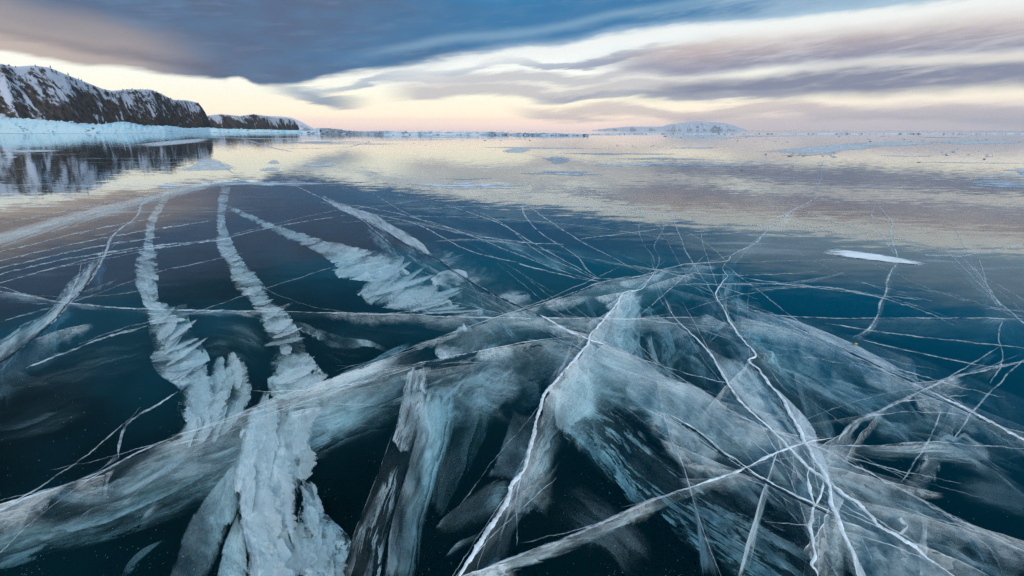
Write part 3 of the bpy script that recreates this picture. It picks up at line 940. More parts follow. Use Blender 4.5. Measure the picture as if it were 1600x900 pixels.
S9 = [(925, 528), (960, 545), (1000, 560), (1040, 590), (1090, 606), (1140, 641), (1180, 662), (1250, 690), (1280, 698), (1340, 730), (1390, 755), (1440, 781), (1480, 805), (1530, 830), (1610, 868)]
crack('broad milky shear band running from the junction to the lower right edge',
      [(S9, 1.6, FROSTLINE, dict(jag=1.2))],
      [dict(top=S9, bot=[(870, 590), (920, 628), (980, 668), (1040, 712), (1090, 748), (1150, 782), (1230, 812), (1300, 840), (1380, 872), (1440, 900), (1500, 930), (1570, 960)], d1=0.26, nu=170, nv=34,
            rough=0.03, fr=dict(dens=0.88, along=0.48, across=1.24, scale=3.2, holes=0.14, top=0.0, bot=0.6, rag=0.5, ends=0.01, veil=0.55, detail=0.3)),
       dict(top=[(900, 600), (960, 640), (1020, 690), (1080, 735), (1140, 775), (1210, 815), (1280, 860), (1330, 905)], bot=[(868, 668), (910, 715), (960, 765), (1010, 803), (1060, 842), (1100, 872), (1160, 915), (1230, 960)],
            d0=0.12, d1=0.34, nu=130, nv=34, rough=0.03, fr=dict(dens=0.80, along=0.56, across=1.45, scale=6, holes=0.62, top=0.15, bot=0.25, rag=0.6, veil=0.14, detail=0.5))])

S10 = [(1160, 478), (1200, 492), (1260, 519), (1300, 537), (1340, 559), (1400, 588), (1446, 608), (1500, 634), (1550, 660), (1610, 694)]
crack('long shear crack down the right side, bright white strip lying along it',
      [(S10, 1.8, FROSTLINE, dict(jag=0.8)), (S10[6:], 2.4, SNOW, dict(jag=0.6))],
      [dict(top=S10, bot=[(1130, 545), (1190, 580), (1250, 615), (1310, 650), (1380, 680), (1440, 705), (1500, 730), (1560, 755), (1620, 785)], d1=0.32, nu=130, nv=30, rough=0.03,
            fr=dict(dens=0.80, along=0.50, across=1.31, scale=3.2, holes=0.22, top=0.0, bot=0.6, rag=0.5, veil=0.35, detail=0.4)),
       dict(name='white_strip', top=[(1203, 489), (1250, 503), (1300, 522), (1350, 545), (1400, 572), (1436, 598)], bot=[(1206, 493), (1250, 514), (1300, 537), (1350, 561), (1390, 580), (1437, 601)],
            d0=0.005, d1=0.03, nu=60, nv=8, rough=0.003, fr=dict(dens=1.0, along=0.5, scale=4, holes=0.0, top=0.08, bot=0.1, rag=0.2, ends=0.03, veil=0.85, tint=(0.84, 0.88, 0.92))),
       dict(top=[(1230, 492), (1300, 512), (1360, 535), (1405, 553), (1428, 562), (1431, 580)], bot=[(1230, 500), (1300, 525), (1350, 548), (1400, 575), (1430, 593), (1436, 598)], d0=0.005, d1=0.06, nu=60, nv=12,
            rough=0.004, fr=dict(dens=0.62, along=0.53, across=1.37, scale=4, holes=0.1, top=0.15, bot=0.0, rag=0.3, ends=0.02, veil=0.4)),
       dict(top=[(1300, 520), (1360, 528), (1430, 556), (1500, 582), (1560, 605), (1620, 628)], bot=[(1300, 540), (1360, 570), (1440, 608), (1500, 638), (1560, 668), (1620, 700)], d0=0.02, d1=0.22, nu=80, nv=24,
            rough=0.02, fr=dict(dens=0.42, along=0.54, across=1.40, scale=4, holes=0.45, top=0.12, bot=0.2, rag=0.6, veil=0.22))])

crack('curved white crack arching over the black hole near the right edge',
      [([(1308, 692), (1318, 676), (1340, 656), (1380, 640), (1420, 620), (1446, 608)], 3.2, FROSTLINE, dict(jag=0.7)),
       ([(1446, 608), (1470, 596), (1500, 586), (1535, 579), (1570, 571), (1610, 563)], 2.6, FROSTLINE, dict(jag=0.7))],
      [dict(top=[(1308, 692), (1318, 676), (1340, 656), (1380, 640), (1446, 608), (1500, 586)], bot=[(1312, 700), (1328, 686), (1346, 664), (1386, 650), (1450, 622), (1510, 600)], d1=0.08, nu=60, nv=10,
            fr=dict(dens=0.6, along=0.60, across=1.30, scale=6, top=0.02, bot=0.6, rag=0.4, veil=0.3))])
crack('frosted ledge lying level across the black hole at the right edge',
      [([(1290, 696), (1350, 697), (1400, 694), (1450, 690), (1500, 694), (1610, 702)], 1.4, FROSTLINE, dict(jag=1.0))],
      [dict(top=[(1290, 696), (1350, 697), (1400, 694), (1450, 690), (1500, 694), (1610, 702)], bot=[(1300, 712), (1350, 715), (1400, 720), (1460, 722), (1520, 724), (1610, 715)], d1=0.10, nu=90, nv=16, rough=0.012,
            fr=dict(dens=0.6, along=0.60, across=1.50, scale=6, holes=0.45, top=0.05, bot=0.3, rag=0.7, veil=0.3))])
crack('ragged frost wisps dangling below the level ledge at the right',
      [([(1470, 640), (1462, 665), (1450, 690), (1432, 715), (1420, 738), (1408, 755)], 1.2, FROSTLINE, dict(jag=1.5))],
      [dict(top=[(1500, 600), (1482, 640), (1465, 680), (1450, 700), (1430, 735), (1415, 760), (1418, 790)], bot=[(1512, 610), (1498, 650), (1488, 690), (1475, 715), (1465, 745), (1448, 775), (1440, 800)], d0=0.02, d1=0.12,
            nu=70, nv=12, rough=0.02, fr=dict(dens=0.50, along=1.00, across=1.00, scale=7, holes=0.45, top=0.25, bot=0.35, rag=0.8, veil=0.2)),
       dict(top=[(1440, 800), (1440, 830), (1435, 860), (1438, 900)], bot=[(1452, 800), (1450, 830), (1448, 860), (1450, 900)], d0=0.01, d1=0.06, nu=30, nv=8, rough=0.01,
            fr=dict(dens=0.6, scale=8, holes=0.2, top=0.2, bot=0.3, rag=0.6, veil=0.3))])
crack('faint frost line near the right edge crossing the shear crack',
      [([(1600, 560), (1570, 590), (1540, 620), (1510, 655), (1488, 690)], 1.4, FROSTLINE, dict(jag=1.2)),
       ([(1565, 500), (1560, 530), (1566, 560), (1548, 600)], 1.1, FROSTLINE, dict(jag=1.6))])

L1 = [(-20, 453), (40, 461), (90, 471), (150, 478), (230, 483), (330, 485), (430, 487), (540, 489), (640, 491), (700, 495), (800, 497), (900, 497), (1000, 498), (1100, 495)]
crack('long level white crack crossing the left half below the far plumes',
      [(L1[:7], 2.6, FROSTLINE, dict(jag=0.6)), (L1[6:], 1.8, FROSTLINE, dict(jag=0.5))],
      [dict(top=L1, bot=[(-20, 468), (40, 473), (90, 482), (150, 489), (230, 494), (330, 497), (430, 499), (540, 503), (640, 512), (700, 520), (800, 520), (900, 520), (1000, 525), (1100, 520)], d1=0.10, nu=150, nv=10,
            rough=0.006, fr=dict(dens=0.66, along=0.50, across=1.29, scale=4, holes=0.1, top=0.0, bot=0.75, rag=0.5, ends=0.01, veil=0.3))])
crack('level hairline continuing over the dark blue ice at the right',
      [([(1200, 492), (1300, 497), (1400, 497), (1530, 497), (1610, 499)], 1.3, FROSTLINE, dict(jag=0.4)),
       ([(1290, 505), (1400, 522), (1500, 533), (1610, 545)], 1.4, FROSTLINE, dict(jag=0.4)),
       ([(1340, 530), (1420, 548), (1500, 565), (1560, 575)], 1.0, FROSTLINE, dict(jag=0.4))],
      [dict(top=[(1160, 490), (1300, 498), (1400, 498), (1530, 498), (1610, 500)], bot=[(1160, 520), (1300, 522), (1400, 535), (1530, 545), (1610, 550)], d1=0.16, nu=60, nv=14,
            fr=dict(dens=0.22, along=0.42, across=1.08, scale=3, top=0.0, bot=0.8, rag=0.5, veil=0.16))])

C1 = [(-30, 590), (0, 565), (30, 546), (60, 521), (85, 500), (110, 471), (130, 451), (150, 421), (165, 391), (170, 375), (186, 360), (205, 345), (215, 334), (220, 320), (242, 310), (275, 298)]
crack('dark zigzag crack with frost fans on both sides at the left edge',
      [(C1[:9], 3.0, OPEN, dict(jag=1.0)), ([(x + 3, y - 2) for x, y in C1[2:]], 2.0, FROSTLINE, dict(jag=1.0)), (C1[6:], 1.6, FROSTLINE)],
      [dict(top=C1[:9], bot=[(-30, 545), (0, 528), (30, 508), (60, 496), (80, 480), (95, 455), (115, 432), (140, 410), (158, 388)], d1=0.05, nu=70, nv=14, rough=0.008,
            fr=dict(dens=0.85, along=0.80, across=0.90, scale=4, holes=0.0, top=0.0, bot=0.5, rag=0.6, veil=0.5)),
       dict(top=C1[:9], bot=[(-10, 660), (30, 615), (75, 575), (95, 555), (92, 515), (118, 495), (150, 470), (162, 440), (172, 400)], d1=0.14, nu=70, nv=18, rough=0.01,
            fr=dict(dens=0.58, along=0.80, across=0.90, scale=3, holes=0.1, top=0.0, bot=0.5, rag=0.5, veil=0.35)),
       dict(top=C1[8:], bot=[(175, 400), (190, 378), (205, 362), (222, 348), (232, 330), (255, 315), (285, 302)], d1=0.08, nu=40, nv=8, rough=0.01,
            fr=dict(dens=0.5, along=0.80, across=0.90, scale=2, holes=0.1, top=0.0, bot=0.7, rag=0.5, veil=0.3))])

hair = [
    ('uppermost of the fine lines slanting up over the left ice', [(-20, 448), (80, 420), (180, 396), (260, 385), (330, 377), (410, 358), (470, 347), (540, 336)], 1.6),
    ('fine line just below the uppermost one on the left ice', [(60, 425), (160, 405), (250, 388), (340, 372), (420, 352), (520, 330), (590, 322), (660, 312)], 1.5),
    ('fine slanting line passing behind the first feathered column', [(0, 503), (60, 486), (130, 466), (200, 441), (235, 428), (290, 415), (380, 396)], 1.4),
    ('lowest beaded fine line on the dark left ice', [(40, 575), (80, 560), (110, 548), (150, 532), (190, 520), (230, 509)], 2.0),
    ('fine line joining the two feathered columns', [(294, 491), (330, 480), (352, 472), (385, 460), (430, 446), (480, 430), (540, 412)], 1.4),
    ('short bent line on the black ice left of the curved crack', [(278, 612), (250, 630), (215, 650), (195, 668), (188, 690), (185, 716)], 2.2),
    ('fine level line over the blue ice left of centre', [(590, 338), (650, 328), (730, 323), (850, 322), (950, 324), (1010, 326)], 1.3),
    ('thin bright line above the level line on the blue ice', [(575, 329), (620, 318), (690, 310), (760, 306), (830, 300)], 1.1),
    ('first long arc curving right over the deep blue ice', [(560, 330), (610, 340), (650, 350), (682, 365), (720, 386), (760, 400), (800, 408), (832, 418), (900, 434), (940, 441)], 2.0),
    ('wavy arc in the middle of the deep blue ice', [(850, 300), (822, 312), (817, 330), (830, 350), (852, 370), (880, 386), (902, 402), (916, 420), (935, 435)], 1.7),
    ('faint curved line right of the wavy arc', [(740, 328), (790, 352), (830, 385), (868, 408), (905, 424), (936, 439)], 1.6),
    ('fine dashed line on the blue ice above the junction', [(905, 374), (930, 370), (960, 367), (1000, 362), (1040, 356)], 1.6),
    ('short jagged line dropping into the junction from the blue ice', [(985, 300), (1000, 330), (998, 360), (1008, 385), (1020, 400), (1024, 422)], 1.2),
    ('fine long dark line slanting down over the right ice', [(860, 296), (960, 302), (1060, 316), (1200, 338), (1340, 372), (1480, 398)], 1.0),
    ('right hairline joining the white snow strip to the edge', [(1440, 398), (1500, 400), (1540, 393), (1570, 388), (1610, 380)], 1.8),
    ('thin line from the junction across to the white strip', [(1140, 410), (1220, 408), (1300, 406), (1380, 400)], 1.0),
    ('short bright line on the ice right of the crossing', [(1340, 440), (1365, 447), (1390, 452), (1420, 458)], 1.0),
    ('first of the close parallel streaks at the left edge', [(-20, 398), (60, 380), (130, 362), (200, 348), (270, 335)], 2.0),
    ('second of the close parallel streaks at the left edge', [(-20, 412), (50, 396), (130, 378), (230, 360), (330, 345)], 1.8),
    ('third of the close parallel streaks at the left edge', [(-20, 424), (70, 402), (160, 384), (250, 370)], 2.0),
    ('fourth of the close parallel streaks at the left edge', [(-20, 434), (60, 414), (140, 398), (210, 388), (300, 378)], 1.6),
    ('fine line from the junction fanning far left over the blue ice', [(940, 441), (880, 424), (800, 394), (720, 362), (640, 338), (560, 322), (500, 316)], 1.8),
    ('second fine line fanning from the junction over the blue ice', [(938, 438), (890, 412), (840, 384), (790, 354), (740, 334), (690, 318)], 1.8),
    ('third fine line fanning from the junction over the blue ice', [(1010, 428), (960, 404), (910, 378), (868, 352), (836, 330), (812, 314)], 1.6),
    ('fourth fine line fanning from the junction, nearest the white crack', [(1024, 424), (1030, 404), (1022, 384), (1034, 362), (1040, 340)], 1.4),
    ('long fine line crossing the blue ice from the diagonal crack', [(560, 340), (660, 338), (780, 342), (900, 352), (1000, 366), (1090, 384)], 1.4),
    ('far thin line beneath the snow plates at the left', [(0, 350), (60, 338), (140, 322), (220, 305), (290, 292)], 1.6),
]
for lab, pts, w in hair:
    crack(lab, [(pts, w * 1.15, FROSTLINE if w >= 1.6 else FINELINE, dict(jag=0.6))], name='hairline_crack', cat='hairline crack', group='hairline cracks in the lake ice')

crack('upright crinkled crack passing under the white snow strip on the right',
      [([(1368, 318), (1362, 340), (1372, 360), (1388, 382), (1397, 398)], 1.2, FROSTLINE, dict(jag=0.8)),
       ([(1372, 318), (1382, 333), (1393, 345), (1390, 362), (1396, 380), (1401, 400), (1396, 416), (1386, 440), (1384, 460), (1375, 474), (1372, 490), (1364, 505), (1350, 519), (1332, 527)], 1.8, FROSTLINE, dict(jag=1.4))],
      [dict(top=[(1401, 400), (1386, 440), (1384, 460), (1375, 474), (1364, 505), (1332, 527)], bot=[(1409, 404), (1396, 442), (1392, 462), (1382, 478), (1372, 508), (1345, 534)], d1=0.05, nu=40, nv=8,
            fr=dict(dens=0.4, scale=5, top=0.0, bot=0.7, rag=0.6, veil=0.2))])
crack('blue translucent crack face close to the right edge',
      [([(1505, 404), (1520, 418), (1540, 442), (1556, 468), (1580, 488), (1610, 512)], 1.6, FROSTLINE, dict(jag=0.8)), ([(1530, 405), (1536, 425), (1542, 442)], 1.1, FROSTLINE)],
      [dict(top=[(1505, 404), (1540, 442), (1556, 468), (1610, 512)], bot=[(1510, 440), (1530, 480), (1545, 520), (1610, 590)], d1=0.2, nu=50, nv=16,
            fr=dict(dens=0.4, along=0.6, scale=2.5, holes=0.2, top=0.0, bot=0.7, rag=0.5, veil=0.25))])

C2 = [(430, 278), (470, 294), (510, 314), (545, 333), (575, 346), (600, 360), (640, 384), (665, 397), (690, 410), (720, 430), (760, 454), (800, 474), (835, 489), (868, 509), (905, 523), (925, 528)]
crack('great dark-edged diagonal crack from the far left ice to the junction',
      [(C2[3:13], 2.6, OPEN, dict(jag=1.2)), (C2[:8], 1.6, FROSTLINE, dict(jag=0.8)), ([(844, 492), (866, 505), (890, 518), (905, 523)], 4.0, SNOW, dict(jag=0.4)), ([(905, 523), (925, 532), (946, 538)], 2.0, SNOW)],
      [dict(name='frost_plate', top=[(500, 303), (530, 316), (565, 328), (590, 336), (610, 350), (640, 366), (660, 380), (672, 394)], bot=[(500, 308), (530, 327), (560, 341), (590, 356), (612, 368), (640, 384), (660, 394), (676, 400)],
            d0=0.006, d1=0.02, nu=60, nv=10, rough=0.006, fr=dict(dens=0.85, along=0.70, across=1.00, scale=2.2, holes=0.0, top=0.15, bot=0.1, rag=0.5, veil=0.55)),
       dict(top=C2[4:], bot=[(560, 372), (610, 400), (650, 440), (700, 485), (740, 512), (780, 530), (830, 540), (880, 536)], d1=0.26, nu=110, nv=24, rough=0.03,
            fr=dict(dens=0.50, along=0.90, across=0.90, scale=3.2, holes=0.4, top=0.0, bot=0.4, rag=0.7, veil=0.3)),
       dict(top=C2[6:13], bot=[(670, 375), (710, 390), (750, 405), (790, 432), (830, 462), (860, 492)], d1=0.05, nu=70, nv=14, rough=0.01,
            fr=dict(dens=0.55, along=1.60, across=0.50, scale=3.2, holes=0.2, top=0.0, bot=0.8, rag=0.9, veil=0.2))])

crack('broad soft white frost band fanning out of the split snow plate to the left edge',
      [([(-20, 378), (60, 356), (140, 334), (220, 313), (300, 294), (340, 284)], 1.6, FROSTLINE, dict(jag=0.8))],
      [dict(top=[(-20, 366), (60, 345), (140, 324), (220, 306), (310, 288), (350, 280)], bot=[(-20, 398), (60, 372), (140, 350), (220, 326), (310, 300), (360, 286)], d0=0.006, d1=0.05, nu=110, nv=16, rough=0.006,
            fr=dict(dens=1.05, along=0.48, across=1.25, scale=2.0, holes=0.0, top=0.3, bot=0.5, rag=0.6, ends=0.03, veil=0.5, rim=0.0)),
       dict(top=[(250, 300), (300, 284), (360, 278), (420, 282)], bot=[(255, 312), (310, 300), (370, 294), (430, 288)], d0=0.006, d1=0.05, nu=60, nv=12, rough=0.006,
            fr=dict(dens=0.9, along=0.50, across=1.29, scale=1.5, holes=0.0, top=0.3, bot=0.4, rag=0.6, ends=0.15, veil=0.4, rim=0.0))])

# wisps of frost inside the deep blue ice
for lab, a, b, dn in [
    ('pale wisp of frost deep in the blue ice, left of the wavy arc', [(690, 318), (760, 352), (820, 378), (880, 402), (930, 436)], [(700, 322), (750, 362), (800, 395), (860, 420), (920, 442)], 0.52),
    ('pale wisp of frost deep in the blue ice, right of the wavy arc', [(850, 372), (900, 385), (960, 400), (1010, 418)], [(870, 392), (915, 408), (960, 420), (1005, 430)], 0.50),
    ('long pale wisp between the first arc and the wavy arc', [(640, 330), (720, 345), (800, 375), (860, 395)], [(650, 336), (715, 360), (780, 395), (850, 412)], 0.44),
    ('faint blue veil above the junction', [(930, 380), (985, 392), (1040, 398), (1090, 405)], [(940, 400), (990, 412), (1040, 414), (1080, 412)], 0.46)]:
    o = thing('frost_wisp', lab, 'frost wisp', None, 'frost wisps in the blue ice')
    _seed[0] += 1
    loft('veil', o, a, b, d0=0.03, d1=0.14, nu=60, nv=14, rough=0.02,
         mat=mat_frost(dens=dn, along=0.44, across=1.14, scale=2.2, holes=0.1, top=0.35, bot=0.4, ends=0.25, rag=0.5, veil=0.12, seed=_seed[0] * 1.1))


# ------------------------------------------------------------------ feathered columns and plates of frost in the ice
def plume(label, sheets, name='frost_column', cat='frost column', group='frost columns in the ice'):
    o = thing(name, label, cat, None, group)
    for s in sheets:
        s = dict(s)
        fr = s.pop('fr')
        _seed[0] += 1
        fr.setdefault('seed', round(_seed[0] * 1.53, 2))
        loft(s.pop('name', 'feather_sheet'), o, mat=mat_frost(**fr), **s)
    return o


FEATHER = dict(dens=0.78, along=2.20, across=0.45, scale=3.5, holes=0.05, top=0.30, bot=0.10, ends=0.03, rag=0.7, veil=0.6, bump=0.002, flake=0.6, detail=0.0, rim=0.0, tint=(0.94, 0.96, 0.97))
plume('first feathered white column on the dark left ice, narrow at its far end', [
    dict(top=[(262, 296), (240, 325), (228, 350), (224, 380), (214, 400), (209, 432), (220, 462), (226, 485), (236, 510)],
         bot=[(275, 298), (255, 325), (243, 350), (239, 380), (244, 400), (248, 430), (246, 455), (256, 480), (292, 500)], d0=0.03, d1=0.05, nu=110, nv=14, lump=0.02, fr=FEATHER),
    dict(top=[(232, 480), (231, 505), (236, 540), (234, 560), (246, 582), (268, 598), (282, 610)], bot=[(292, 474), (296, 500), (310, 530), (322, 548), (328, 565), (318, 588), (290, 606)],
         d0=0.05, d1=0.10, nu=80, nv=26, lump=0.012, rough=0.02, fr=dict(FEATHER, scale=5, along=1.30, across=0.90, holes=0.22, dens=0.74)),
    dict(top=[(290, 596), (278, 622), (278, 650), (284, 676), (300, 684)], bot=[(372, 570), (384, 595), (392, 625), (385, 645), (340, 668)], d0=0.06, d1=0.12, nu=60, nv=30, lump=0.015, rough=0.02,
         fr=dict(FEATHER, scale=6, along=0.61, across=1.58, holes=0.25, dens=0.74))])
plume('second feathered white column, widening into a skirt above the curved crack', [
    dict(top=[(346, 282), (341, 310), (338, 345), (340, 388), (358, 420), (364, 445), (390, 472), (404, 495)], bot=[(362, 282), (357, 310), (352, 345), (368, 388), (388, 418), (412, 444), (422, 466), (452, 492)],
         d0=0.03, d1=0.06, nu=100, nv=14, lump=0.02, fr=dict(FEATHER, dens=0.76)),
    dict(top=[(402, 490), (410, 520), (422, 550), (418, 585), (420, 610), (430, 625)], bot=[(452, 490), (468, 520), (480, 548), (500, 575), (518, 598), (522, 604)], d0=0.10, d1=0.06, nu=80, nv=26, lump=0.015, rough=0.02,
         fr=dict(FEATHER, scale=4, along=1.00, across=0.80, dens=0.80, holes=0.1)),
    dict(name='frost_arm', top=[(445, 500), (475, 505), (515, 520), (548, 528), (585, 534), (620, 556)], bot=[(450, 512), (478, 522), (512, 540), (540, 545), (582, 543), (618, 560)], d0=0.08, d1=0.10, nu=60, nv=10, lump=0.02,
         fr=dict(dens=0.58, scale=7, holes=0.3, top=0.15, bot=0.25, rag=0.7, ends=0.1, veil=0.3))])
plume('third feathered white plume, fanning into broad plates left of the diagonal crack', [
    dict(top=[(352, 318), (400, 338), (450, 358), (500, 372), (545, 384), (590, 392), (630, 400)], bot=[(352, 324), (395, 346), (440, 368), (480, 386), (510, 404), (530, 420), (560, 438)], d0=0.03, d1=0.08, nu=90, nv=18,
         lump=0.03, fr=dict(FEATHER, scale=2.6, dens=0.78, along=1.60, across=0.60)),
    dict(top=[(515, 420), (560, 408), (600, 402), (632, 400), (625, 414), (640, 425)], bot=[(530, 436), (550, 438), (580, 440), (605, 438), (625, 432), (642, 428)], d0=0.05, d1=0.07, nu=60, nv=16, lump=0.03,
         fr=dict(FEATHER, scale=3, dens=0.9, along=0.60, across=1.30)),
    dict(top=[(552, 456), (580, 445), (630, 440), (680, 452), (705, 470)], bot=[(580, 478), (620, 484), (650, 488), (690, 492), (712, 494)], d0=0.07, d1=0.10, nu=60, nv=20, lump=0.03,
         fr=dict(FEATHER, scale=3, dens=0.84, along=0.60, across=1.20, bot=0.3)),
    dict(top=[(600, 420), (650, 425), (690, 440), (720, 452)], bot=[(590, 450), (640, 460), (690, 478), (725, 490)], d0=0.09, d1=0.12, nu=50, nv=20, lump=0.03,
         fr=dict(FEATHER, scale=3, dens=0.56, along=0.80, across=1.20, holes=0.2))])
plume('small bright flake of white ice beside the diagonal crack', [
    dict(name='flake_face', top=[(672, 436), (690, 424), (712, 420), (730, 424)], bot=[(676, 447), (695, 447), (715, 446), (732, 440)], d0=0.01, d1=0.03, nu=30, nv=10, rough=0.006,
         fr=dict(dens=1.0, scale=4, holes=0, top=0.08, bot=0.12, rag=0.3, ends=0.05, veil=0.8, tint=(0.84, 0.88, 0.92)))], name='ice_flake', cat='ice flake', group='bright flakes in the ice')
plume('tiny white kinked flake in the milky band at the lower right', [
    dict(name='flake_face', top=[(1404, 810), (1409, 818), (1418, 821), (1410, 828), (1404, 834)], bot=[(1408, 808), (1414, 816), (1419, 822), (1414, 831), (1408, 836)], d0=0.01, d1=0.03, nu=30, nv=6, rough=0.002,
         fr=dict(dens=1.0, scale=6, holes=0, top=0.05, bot=0.05, rag=0.1, ends=0.02, veil=0.85))], name='ice_flake', cat='ice flake', group='bright flakes in the ice')

plume('thick ragged white column at the bottom left, brightest frost in the ice', [
    dict(top=[(388, 636), (376, 670), (371, 705), (366, 745), (369, 790), (376, 830), (384, 870), (380, 912)], bot=[(484, 640), (486, 680), (482, 715), (478, 750), (470, 790), (468, 830), (474, 870), (470, 912)], d0=0.05, d1=0.10, nu=110, nv=44,
         lump=0.012, rough=0.02, fr=dict(FEATHER, scale=6, along=0.48, across=1.24, dens=0.92, top=0.10, bot=0.2, rag=0.5, holes=0.06, flake=0.2, detail=0.08, veil=0.75)),
    dict(top=[(470, 745), (472, 780), (468, 820), (470, 860), (475, 912)], bot=[(492, 760), (510, 800), (532, 825), (548, 850), (525, 912)], d0=0.10, d1=0.16, nu=70, nv=30, lump=0.015, rough=0.02,
         fr=dict(FEATHER, scale=9, along=1.40, across=0.70, dens=0.95, holes=0.5, top=0.05, bot=0.1, rag=0.5))])
plume('grey leaning plates left of the thick white column at the bottom', [
    dict(name='plate', top=[(372, 720), (345, 745), (310, 790), (285, 840), (262, 912)], bot=[(374, 780), (372, 800), (352, 840), (335, 880), (320, 912)], d0=0.10, d1=0.18, nu=60, nv=24, rough=0.015,
         fr=dict(dens=0.60, along=1.00, across=1.00, scale=4, holes=0.1, top=0.08, bot=0.2, rag=0.3, veil=0.45)),
    dict(name='plate', top=[(372, 800), (350, 850), (335, 912)], bot=[(384, 850), (386, 880), (388, 912)], d0=0.12, d1=0.14, nu=40, nv=16, rough=0.015,
         fr=dict(dens=0.8, along=1.00, across=1.00, scale=4, holes=0.0, top=0.08, bot=0.1, rag=0.3, veil=0.6))], name='frost_plate', cat='frost plate', group='plates of frost in the ice')
plume('dark-sided leaning slab with a bright cap below the notch', [
    dict(name='bright_cap', top=[(640, 574), (632, 600), (625, 635), (618, 668), (612, 690)], bot=[(664, 572), (668, 600), (662, 640), (650, 680), (640, 710)], d0=0.02, d1=0.05, nu=60, nv=18, rough=0.02, lump=0.02,
         fr=dict(dens=0.84, along=0.55, across=1.44, scale=6, holes=0.35, top=0.03, bot=0.25, rag=0.5, ends=0.04, veil=0.4, tint=(0.84, 0.89, 0.92))),
    dict(name='dark_side', top=[(622, 650), (608, 690), (590, 740), (570, 790), (546, 850), (524, 912)], bot=[(660, 640), (650, 690), (632, 745), (615, 800), (602, 850), (592, 912)], d0=0.02, d1=0.12, nu=100, nv=24, rough=0.02,
         fr=dict(dens=0.50, along=0.57, across=1.48, scale=7, holes=0.6, top=0.02, bot=0.05, rag=0.4, veil=0.05, detail=0.8)),
    dict(name='teal_side', top=[(658, 610), (648, 680), (630, 750), (614, 810), (604, 860), (596, 912)], bot=[(720, 600), (706, 680), (690, 730), (672, 790), (658, 850), (650, 912)], d0=0.06, d1=0.30, nu=100, nv=26, rough=0.02,
         fr=dict(dens=0.78, along=0.49, across=1.28, scale=4, holes=0.1, top=0.05, bot=0.35, rag=0.4, veil=0.5)),
    dict(name='hind_side', top=[(700, 600), (700, 660), (690, 720), (672, 790)], bot=[(790, 620), (760, 680), (730, 740), (690, 810)], d0=0.16, d1=0.34, nu=60, nv=24, rough=0.02,
         fr=dict(dens=0.46, along=0.50, across=1.30, scale=4, holes=0.3, top=0.05, bot=0.5, rag=0.6, veil=0.3))],
    name='ice_slab', cat='ice slab', group='slabs of fractured ice')
plume('rounded fish-shaped plate left of the widest white crack', [
    dict(name='plate', top=[(680, 824), (700, 800), (735, 775), (775, 750), (806, 748)], bot=[(684, 836), (712, 838), (742, 836), (765, 815), (782, 792)], d0=0.12, d1=0.20, nu=60, nv=20, rough=0.01,
         fr=dict(dens=0.66, along=0.80, across=1.20, scale=5, holes=0.2, top=0.10, bot=0.7, rag=0.4, ends=0.15, veil=0.35, amax=0.7)),
    dict(name='plate', top=[(694, 872), (712, 850), (735, 838), (752, 830)], bot=[(700, 872), (718, 862), (736, 852), (748, 844)], d0=0.14, d1=0.18, nu=40, nv=10, rough=0.01,
         fr=dict(dens=0.55, scale=5, holes=0.2, top=0.1, bot=0.6, rag=0.4, ends=0.2, veil=0.3, amax=0.5)),
    dict(name='plate', top=[(800, 640), (790, 680), (772, 725), (760, 745)], bot=[(842, 650), (832, 690), (815, 735), (800, 752)], d0=0.14, d1=0.10, nu=40, nv=20, rough=0.02,
         fr=dict(dens=0.58, scale=5, holes=0.15, top=0.1, bot=0.1, rag=0.4, ends=0.1, veil=0.4))], name='frost_plate', cat='frost plate', group='plates of frost in the ice')
plume('rounded milky lump tucked under the bend of the curved crack', [
    dict(name='lump_face', top=[(706, 520), (690, 530), (680, 540), (680, 552), (688, 562)], bot=[(726, 503), (748, 520), (768, 540), (762, 548), (720, 556)], d0=0.04, d1=0.06, nu=40, nv=20, rough=0.01, lump=0.02,
         fr=dict(dens=0.74, scale=5, holes=0.1, top=0.06, bot=0.25, rag=0.3, ends=0.05, veil=0.5))], name='frost_lump', cat='frost lump', group='lumps of frost in the ice')
plume('pale leaning plate in the dark hollow between the white crack and the right hole', [
    dict(name='plate', top=[(1240, 580), (1245, 610), (1256, 645), (1270, 680), (1285, 695)], bot=[(1262, 590), (1282, 620), (1296, 650), (1305, 675), (1308, 692)], d0=0.08, d1=0.16, nu=50, nv=18, rough=0.01,
         fr=dict(dens=0.68, along=0.52, across=1.35, scale=4, holes=0.05, top=0.06, bot=0.4, rag=0.3, veil=0.45))], name='frost_plate', cat='frost plate', group='plates of frost in the ice')
plume('thin curved blade of frost deep in the black ice at the bottom left', [
    dict(name='blade', top=[(184, 905), (200, 878), (225, 856), (258, 842)], bot=[(200, 905), (215, 882), (235, 862), (258, 844)], d0=0.22, d1=0.25, nu=40, nv=8, rough=0.01,
         fr=dict(dens=0.55, scale=6, holes=0.1, top=0.2, bot=0.6, rag=0.4, ends=0.3, veil=0.15, amax=0.28))], name='frost_sliver', cat='frost blade', group='blades of frost in the black ice')
plume('faint upright blade of frost in the black hollow left of the upright sheet', [
    dict(name='blade', top=[(1070, 540), (1050, 558), (1035, 580), (1026, 598)], bot=[(1076, 546), (1062, 562), (1046, 582), (1032, 598)], d0=0.14, d1=0.18, nu=30, nv=8, rough=0.01,
         fr=dict(dens=0.45, scale=6, holes=0.1, top=0.15, bot=0.4, rag=0.3, ends=0.15, veil=0.25))], name='frost_sliver', cat='frost blade', group='blades of frost in the black ice')


# ------------------------------------------------------------------ splinter faces and side cracks along the great cracks
by_label = {o['label']: o for o in sc.objects if o.type == 'EMPTY' and 'label' in o}
def of(start):
    return next(o for l, o in by_label.items() if l.startswith(start))


